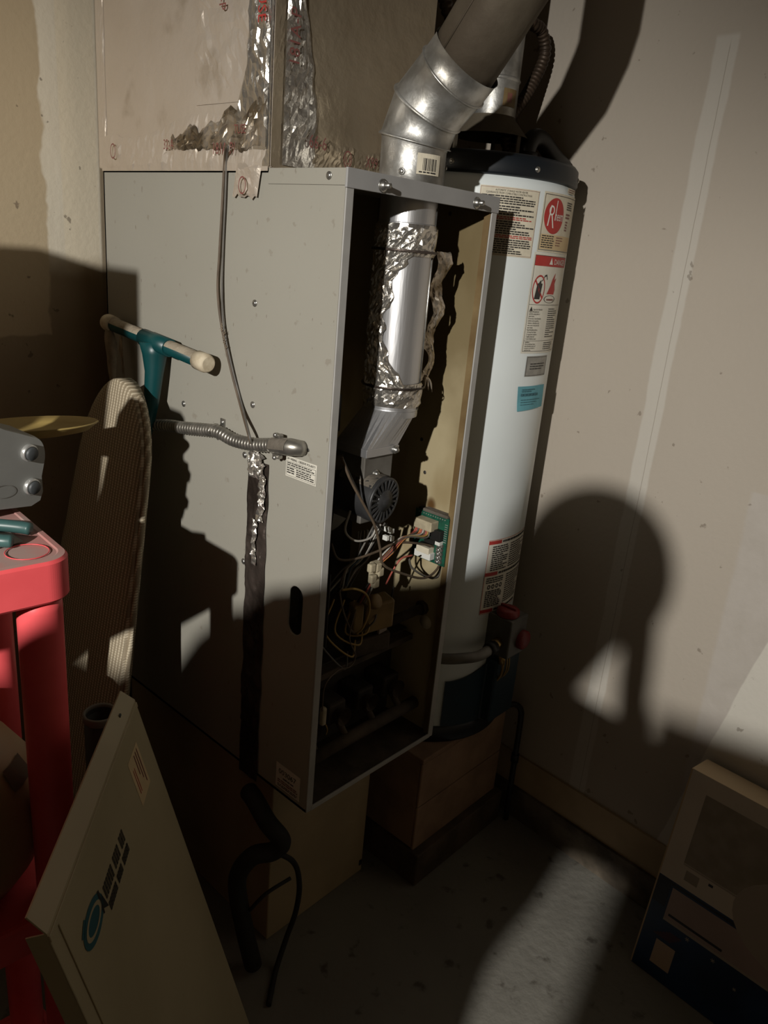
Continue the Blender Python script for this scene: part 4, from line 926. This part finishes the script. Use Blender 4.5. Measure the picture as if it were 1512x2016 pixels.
pr = thing('pliers', (-.52, .09, .655), 'pliers with teal dipped handles lying on the red shelf', 'pliers')
zt = .651
def onshelf(u, v, h=0.0): return V(u, v, zt + h)
h1 = [(-0.451, 0.094, 0.660), (-0.460, 0.106, 0.661), (-0.479, 0.125, 0.662), (-0.508, 0.149, 0.662), (-0.540, 0.165, 0.661)]
h2 = [(-0.487, 0.065, 0.660), (-0.500, 0.075, 0.661), (-0.520, 0.103, 0.662), (-0.537, 0.137, 0.662), (-0.553, 0.164, 0.661)]
for hp in (h1, h2):
    p = cr(hp, 6); MB().tube(p, [.004] + [.0085] * (len(p) - 8) + [.0075] * 7, 'tealgrip', 12).build('handle', pr)
e_ = V(h1[-1]).lerp(V(h2[-1]), .5); MB().tube([e_ + V(.012, -.01, .0), e_, e_ + V(-.03, .02, .0), e_ + V(-.06, .045, .0)], [.009, .011, .007, .003], 'steel', 10).build('jaws', pr)
pp = thing('paper_sheet', (-.47, .19, .652), 'crumpled sheet of paper under the grey appliance', 'paper')
mb = MB().grid(12, 8, lambda a, b: V(-.640 + .17 * a, .055 + .11 * b + .02 * a, .6518 + .0012 * (1 + noise.noise((a * 5, b * 5, 2)))), 'paper', False); mb.build('sheet', pp)

jg = thing('round_jug', (-.575, .150, .105), 'big rounded beige plastic jug on the lower shelf', 'jug')
pf = [(0, 0), (.07, .0), (.098, .010), (.120, .045), (.130, .095), (.130, .140), (.120, .190), (.095, .230), (.060, .252), (.034, .262), (.030, .278), (.034, .284), (.034, .300), (.0, .302)]
MB().lathe(pf, (-.578, .152, .1065), 'jug', 48).build('body', jg)
d = Decal(lambda u, v, off: V(-.578 + (.1255 + off) * math.cos(R_(-72) + u / .126), .152 + (.1255 + off) * math.sin(R_(-72) + u / .126), .1065 + v), .006)
d.mb.grid(8, 5, lambda a, b: V(-.578 + (.1215 - .017 * b) * math.cos(R_(-60) + .42 * a), .152 + (.1215 - .017 * b) * math.sin(R_(-60) + .42 * a), .1065 + .1915 + .030 * b), 'darksticker', False); d.build('sticker', jg)

bn = thing('standing_tube', (-.283, .255, FL), 'dark open-ended tube standing upright behind the loose furnace panel', 'tube')
MB().lathe([(.0285, FL + .001), (.0285, .215), (.0255, .215), (.0255, FL + .001), (.0285, FL + .001)], (-.283, .255, 0), 'bin', 32).build('body', bn)
MB().lathe([(.0285, .205), (.0305, .208), (.0305, .219), (.028, .222), (.0255, .219), (.0255, .205)], (-.283, .255, 0), 'binrim', 32).build('rim', bn)

# ================================================================== LOOSE FURNACE DOOR
fd = thing('furnace_door', (-.25, -.2, FL), 'removed beige furnace front panel leaning against the red shelf', 'furnace door')
A = V(-.343, .040, .400); Bn = V(-.622, -.272, .400); a_ = (Bn - A); LA = a_.length; a_.normalize(); nn = V(-a_.y, a_.x, 0)
if nn.x < 0: nn = -nn
k_ = .28; b_ = (nn * k_ - V(0, 0, 1)).normalized(); f_ = a_.cross(b_).normalized()
if f_.dot(V(1, 0, .3)) < 0: f_ = -f_
LB = (.40 + .457) / abs(b_.z)
def dp_(u, v, o=0.0): return A + a_ * u + b_ * v + f_ * o          # u along the top edge, v down the panel, o out of the face
def dbox(mb, u0, v0, o0, u1, v1, o1, m, bev=.001):
    c = dp_((u0 + u1) / 2, (v0 + v1) / 2, (o0 + o1) / 2); return mb.obox(c, a_, b_, f_, abs(u1 - u0) / 2, abs(v1 - v0) / 2, abs(o1 - o0) / 2, m, bev)
face = dbox(MB(), 0, .022, -.002, LA, LB - .004, 0, 'door', .0008).build('panel_face', fd)
mb = MB()                                             # turned-back top flange, folded like a tray
q = [dp_(0, .022, 0), dp_(LA, .022, 0), dp_(LA - .004, .0, -.014), dp_(.004, .0, -.014), dp_(0, .022, -.002), dp_(LA, .022, -.002), dp_(LA - .004, .0, -.016), dp_(.004, .0, -.016)]
mb.add(q, [(0, 1, 2, 3), (7, 6, 5, 4), (0, 4, 5, 1), (1, 5, 6, 2), (2, 6, 7, 3), (3, 7, 4, 0)], 'door').build('top_flange', fd)
mb = dbox(MB(), 0, .026, -.001, LA, .034, .0015, 'door', .001); mb.build('fold_bead', fd)
dbox(MB(), LA - .002, .022, -.022, LA, LB - .01, 0, 'door', .0006).build('side_flange', fd)
dbox(MB(), 0, .022, -.022, .002, LB - .01, 0, 'door', .0006).build('side_flange', fd)
dbox(MB(), LA - .030, .032, .0, LA - .022, LB - .02, .0016, 'door', .0008).build('fold_bead', fd)
MB().lathe([(0, .0006), (.004, .0006), (.0042, 0)], dp_(.055, .012, -.0065), 'black', 12, f_).build('screw_hole', fd)
d = Decal(lambda u, v, off: dp_(u, v, off), 1)
def dlab(u0, v0, u1, v1): return u0, v0, u1, v1
d.rect(.050, .062, .105, .135, 'lbl_tan')
for k in range(3): d.rect(.058 + .008 * k, .068, .061 + .008 * k, .125 - .012 * k, 'brownp', 2)
for k in range(2): d.rect(.088 + .006 * k, .080, .090 + .006 * k, .12, 'red', 2)
d.build('warning_label', fd)
d = Decal(lambda u, v, off: dp_(LA - .045 - u, .070 + v, off), 1)
d.ell(.040, .030, .036, .020, 'logo_teal', 2, 32).ell(.040, .030, .028, .013, 'door', 3, 32, .75).poly([(.004, .018), (.022, .008), (.026, .013), (.010, .024)], 'logo_teal', 2).poly([(.060, .036), (.082, .052), (.076, .026)], 'blackpl', 2).poly([(.068, .016), (.073, .018), (.068, .048), (.064, .046)], 'blackpl', 3)

for r_, (v0, v1, n_) in enumerate(((.026, .044, 15), (.050, .062, 17))):
    for k in range(n_):
        if k in (6, 11): continue
        uu = .084 + .1 * k / n_; d.frame(uu, v0, uu + .0046, v1, .0016, 'blackpl', 2)
        if k % 2: d.rect(uu, (v0 + v1) / 2 - .001, uu + .0046, (v0 + v1) / 2 + .001, 'blackpl', 2)
d.build('company_sticker', fd)

# ================================================================== BLACK HOSE AND CLUTTER IN FRONT OF THE STAND
bh_ = thing('black_hose', (.02, .06, FL), 'black hose drooping from the bottom of the furnace side', 'hose')
MB().tube(cr([(-.020, .150, -.030), (-.030, .115, -.028), (-.030, .075, -.055), (-.012, .050, -.095), (-.025, .06, -.12), (-.06, .085, -.13), (-.075, .11, -.20), (-.06, .10, -.33), (-.04, .09, FL + .016)], 8), .019, 'rubber', 16).build('hose', bh_)
cb_ = thing('black_cable', (.06, .08, FL), 'black power cable looping to the floor by the furnace stand', 'cable')
MB().tube(cr([(-.028, .083, -.128), (.030, .060, -.180), (.050, .055, -.250), (.050, .060, -.330), (.030, .065, -.400), (-.01, .05, FL + .006), (-.07, .0, FL + .006)], 8), .006, 'rubber', 10).build('cord', cb_)
MB().tube(cr([(.028, .060, -.225), (-.03, .07, -.235), (-.06, .085, -.27)], 6), .004, 'rubber', 8).build('cord', cb_)

# ================================================================== CARTON AT THE RIGHT
ac = thing('carton', (.68, -.7, FL), 'blue and white appliance carton leaning against the right-hand wall', 'box')
o = V((0.610, -0.485, -0.457)); rt = V(-.07, -1, 0).normalized(); tp_ = V(.690, -.521, .040); up_ = (tp_ - o); up_ = (up_ - rt * up_.dot(rt)); CH = up_.length; up_.normalize()
nf = rt.cross(up_).normalized()
if nf.x > 0: nf = -nf
CW, CT = .56, .085
def ca(u, v, off=0.0): return o + rt * u + up_ * v + nf * off
bl = V(0, 0, .0015 + max(0, CT * abs(nf.z)) * 0)
mb = MB().obox(ca(CW / 2, CH / 2, -CT / 2) + bl, rt, up_, nf, CW / 2, CH / 2, CT / 2, 'cartside', .002); mb.build('carton_body', ac)
d = Decal(lambda u, v, off: ca(u, v, off) + bl, 5)
hb = CH * .475
d.rect(.004, 0, CW, hb, 'cartonblue').rect(.004, hb, CW, CH, 'carton').rect(.004, hb * .72, .035, hb - .002, 'cartonnavy', 2).rect(.035, hb - .010, CW, hb - .004, 'cartonnavy', 2)
d.rect(.045, hb + .055, CW, CH - .040, 'cartgrey', 2).rect(.045, hb + .050, CW, hb + .054, 'cartgrey2', 2).ell(.30, hb + .04, .14, .10, 'cartgrey2', 3, 30)
d.rect(.040, hb * .62, CW, hb - .014, 'cartpink', 2).rect(.048, hb * .66, .17, hb * .685, 'cartonnavy', 3).rect(.040, hb * .60, CW, hb * .625, 'cartgrey2', 3)
d.rect(.055, hb + .018, .085, hb + .042, 'cartgrey', 2).rect(.105, hb + .038, .115, hb + .044, 'cartonnavy', 3)
d.rect(.040, .032, .085, .092, 'cartsq', 2)
for k in range(6): d.rect(.030 + .006 * k, hb * .42 + .004 * k, .070 + .004 * k, hb * .42 + .0015 + .004 * k + .003, 'cartpurple', 2)
for u, v, s in ((.100, .135, .005), (.160, .128, .005), (.215, .10, .004)):
    for k in range(3):
        t = k * pi / 3; d.poly([(u + s * math.cos(t) + .0007 * math.sin(t), v + s * math.sin(t) - .0007 * math.cos(t)), (u + s * math.cos(t) - .0007 * math.sin(t), v + s * math.sin(t) + .0007 * math.cos(t)), (u - s * math.cos(t) - .0007 * math.sin(t), v - s * math.sin(t) + .0007 * math.cos(t)), (u - s * math.cos(t) + .0007 * math.sin(t), v - s * math.sin(t) - .0007 * math.cos(t))], 'cartgrey2', 3)
d.build('printed_front', ac)

# ================================================================== OUT OF FRAME: THE PHOTOGRAPHER, AND BLOCKERS ADDED TO SHADE THE CORNER
ax2 = V(math.cos(math.radians(18.5)), math.sin(math.radians(18.5)), 0); rt2 = V(ax2.y, -ax2.x, 0); LP = V(LAMP.x, LAMP.y, 0); LZ = LAMP.z - ZO
def pt(a, z, s): return LP + ax2 * s + rt2 * a + V(0, 0, z)
ph = thing('photographer', (pt(-.14, 0, 1.58).x, pt(-.14, 0, 1.58).y, FL), 'person in a dark jacket holding a phone out at arm\'s length', 'person')
J = {}
def pq(a, z, s):
    a, z, s = 1.0563 * a + .0247 * z - .0439, -.0336 * a + 1.0124 * z + .0086, s * 1.07
    return pt(a * s / 1.6, LZ - (LZ - z) * s / 1.6, s)
def j(n, a, z, s, r): J[n] = (pq(a, z, s), r)
j('pelvis', -.07, .45, 1.46, .175); j('belly', -.07, .60, 1.47, .165); j('chest', -.07, .76, 1.48, .170); j('top', -.05, .885, 1.50, .115); j('neck', .012, .960, 1.52, .084); j('jaw', .058, 1.025, 1.54, .082); j('face', .076, 1.065, 1.55, .094); j('crown', .080, 1.088, 1.55, .078)
j('lsh', -.150, .888, 1.48, .105); j('lel', -.285, .775, 1.47, .078); j('lwr', -.20, .60, 1.54, .042); j('lha', -.20, .50, 1.56, .040)
j('rsh', .085, .822, 1.50, .112); j('rel', .350, .800, 1.60, .060)
j('lhip', -.15, .37, 1.46, .115); j('lkn', -.16, .0, 1.50, .080); j('lan', -.16, -.36, 1.46, .050); j('lft', -.16, -.42, 1.56, .036)
j('rhip', .035, .37, 1.46, .120); j('rkn', .055, .0, 1.50, .085); j('ran', .05, -.36, 1.46, .050); j('rft', .05, -.42, 1.56, .036)
E_ = [('pelvis', 'belly'), ('belly', 'chest'), ('chest', 'top'), ('top', 'neck'), ('neck', 'jaw'), ('jaw', 'face'), ('face', 'crown'), ('top', 'lsh'), ('lsh', 'lel'), ('lel', 'lwr'), ('lwr', 'lha'), ('chest', 'rsh'), ('rsh', 'rel'), ('rel', 'rwr'), ('rwr', 'rha'), ('pelvis', 'lhip'), ('lhip', 'lkn'), ('lkn', 'lan'), ('lan', 'lft'), ('pelvis', 'rhip'), ('rhip', 'rkn'), ('rkn', 'ran'), ('ran', 'rft')]
vd = V(cam.matrix_world.col[2][:3]); vr = V(cam.matrix_world.col[0][:3]); vu = V(cam.matrix_world.col[1][:3]); cl = V(cam.matrix_world.col[3][:3]) - V(0, 0, ZO)
pc_ = cl + vd * .014 - vr * .018 - vu * .055                       # middle of the phone, lens near its top corner
J['rha'] = (pc_ - vu * .030 + vr * .052 + vd * .030, .032); J['rwr'] = (pc_ - vu * .090 + vr * .110 + vd * .060, .034)
for k in range(4):                                                  # fingers behind the phone, thumb along its side
    q = pc_ + vd * .012 + vu * (.020 - .020 * k); J['rf%d' % k] = (q + vr * .022, .0105); J['rg%d' % k] = (q - vr * (.022 - .004 * abs(k - 1)), .0090)
    E_ += [('rha', 'rf%d' % k), ('rf%d' % k, 'rg%d' % k)]
    b0 = J['lha'][0]; J['lf%d' % k] = (b0 + ax2 * (.018 * k - .027) + V(0, 0, -.055 + .003 * abs(k - 1)), .0095); J['lg%d' % k] = (b0 + ax2 * (.016 * k - .024) + rt2 * .014 + V(0, 0, -.085 + .006 * abs(k - 1)), .0080); E_ += [('lha', 'lf%d' % k), ('lf%d' % k, 'lg%d' % k)]
J['rt'] = (pc_ + vr * .046 + vu * .022 + vd * .012, .0105); E_.append(('rha', 'rt')); J['lt'] = (J['lha'][0] + ax2 * .036 + V(0, 0, -.040), .0105); E_.append(('lha', 'lt'))
names = list(J); me = bpy.data.meshes.new('body'); me.from_pydata([(J[n][0].x, J[n][0].y, J[n][0].z + ZO) for n in names], [(names.index(a), names.index(b)) for a, b in E_], [])
bo = bpy.data.objects.new('body', me); C.objects.link(bo); bo.parent = ph; bo.matrix_parent_inverse = Matrix.Translation(-ph.location)
sk = bo.modifiers.new('skin', 'SKIN'); sk.use_smooth_shade = True
for i, n in enumerate(names):
    s_ = me.skin_vertices[0].data[i]; s_.radius = (J[n][1], J[n][1]); s_.use_root = (n == 'pelvis')
sb = bo.modifiers.new('sub', 'SUBSURF'); sb.levels = 1; sb.render_levels = 1
me.materials.append(M['clothes'])
hc = J['face'][0] + V(0, 0, .004)
hr = MB().lathe([(.090 * math.cos(t), .094 * math.sin(t)) for t in [pi * (-.10 + .60 * k / 10) for k in range(11)]], hc - ax2 * .010, 'hair', 28)
hr.tube(cr([pq(.122, 1.075, 1.52), pq(.136, 1.02, 1.51), pq(.145, .95, 1.51), pq(.156, .865, 1.52)], 6), [.024] * 6 + [.019] * 7 + [.018] * 5 + [.016], 'hair', 10); hr.build('hair', ph)  # side strand added to bound the bright gap in the figure's shadow
pn = thing('phone', cl + vd * .012, 'black phone held up by the person taking the picture', 'phone')
MB().obox(pc_, vr, vu, vd, .037, .074, .004, 'phone', .003).build('phone_body', pn)
lc = thing('low_blocker', (pt(-.50, 0, 1.1).x, pt(-.50, 0, 1.1).y, FL), 'chest-high grey cabinet added out of view to block the lamp', 'cabinet')  # added out of view to keep lamp light off the lower left
zl = LZ - (LZ - .865) * 1.26 / 1.6; a1_ = -.30 * 1.1 / 1.6
MB().obox(pt(a1_ - .36, (zl + FL) / 2, 1.1), rt2, ax2, (0, 0, 1), .36, .16, (zl - FL) / 2, 'blockgrey', .004).build('body', lc)
for k in range(5):
    dw = MB().obox(pt(a1_ - .36, FL + .16 + .27 * k, .934), rt2, ax2, (0, 0, 1), .34, .006, .125, 'blockgrey', .003).build('blocker_drawer', lc)
    MB().obox(pt(a1_ - .36, FL + .24 + .27 * k, .922), rt2, ax2, (0, 0, 1), .12, .006, .008, 'steel', .002).build('handle', dw)
zb = FL; a2_ = .178 * 1.1 / 1.6; hts = (.50, .50, LZ - (LZ - .858) * 1.1 / 1.6 - FL - 1.0)  # unseen box stack, added to shade the floor and carton at lower right
for k, hgt in enumerate(hts):
    bxn = thing('blocker_box', (pt(a2_ + .25, 0, 1.1).x, pt(a2_ + .25, 0, 1.1).y, zb), ['lowest brown box of a stack added to block light', 'middle brown box of a stack added to block light', 'topmost brown box of a stack added to block light'][k], 'box', 'stacked boxes added to block light')
    MB().obox(pt(a2_ + .25, zb + hgt / 2, 1.1), rt2, ax2, (0, 0, 1), .25, .15, hgt / 2 - .001, 'cartside', .004).build('carton_body', bxn)
    MB().obox(pt(a2_ + .25, zb + hgt - .0005, 1.1), rt2, ax2, (0, 0, 1), .25, .025, .0012, 'lbl_tan').build('packing_tape', bxn)
    zb += hgt
sbx = thing('shelf_blocker', (-1.02, .17, .651), 'tall brown box added out of view on the red shelf to shade the back wall', 'box')  # unseen box added to throw the shadow on the back wall
MB().box((-1.14, .06, .652), (-.820, .27, 1.172), 'cartside', .004).build('carton_body', sbx)
MB().box((-1.14, .15, 1.1715), (-.820, .19, 1.1735), 'lbl_tan').build('packing_tape', sbx)

struct(MB().obox(pt(.064, (1.628 + 2.2) / 2, .25), rt2, ax2, (0, 0, 1), .055, .020, (2.2 - 1.628) / 2, 'wood', .003), 'blocker_strut')     # timber strut added beside the lamp to dim the upper right wall
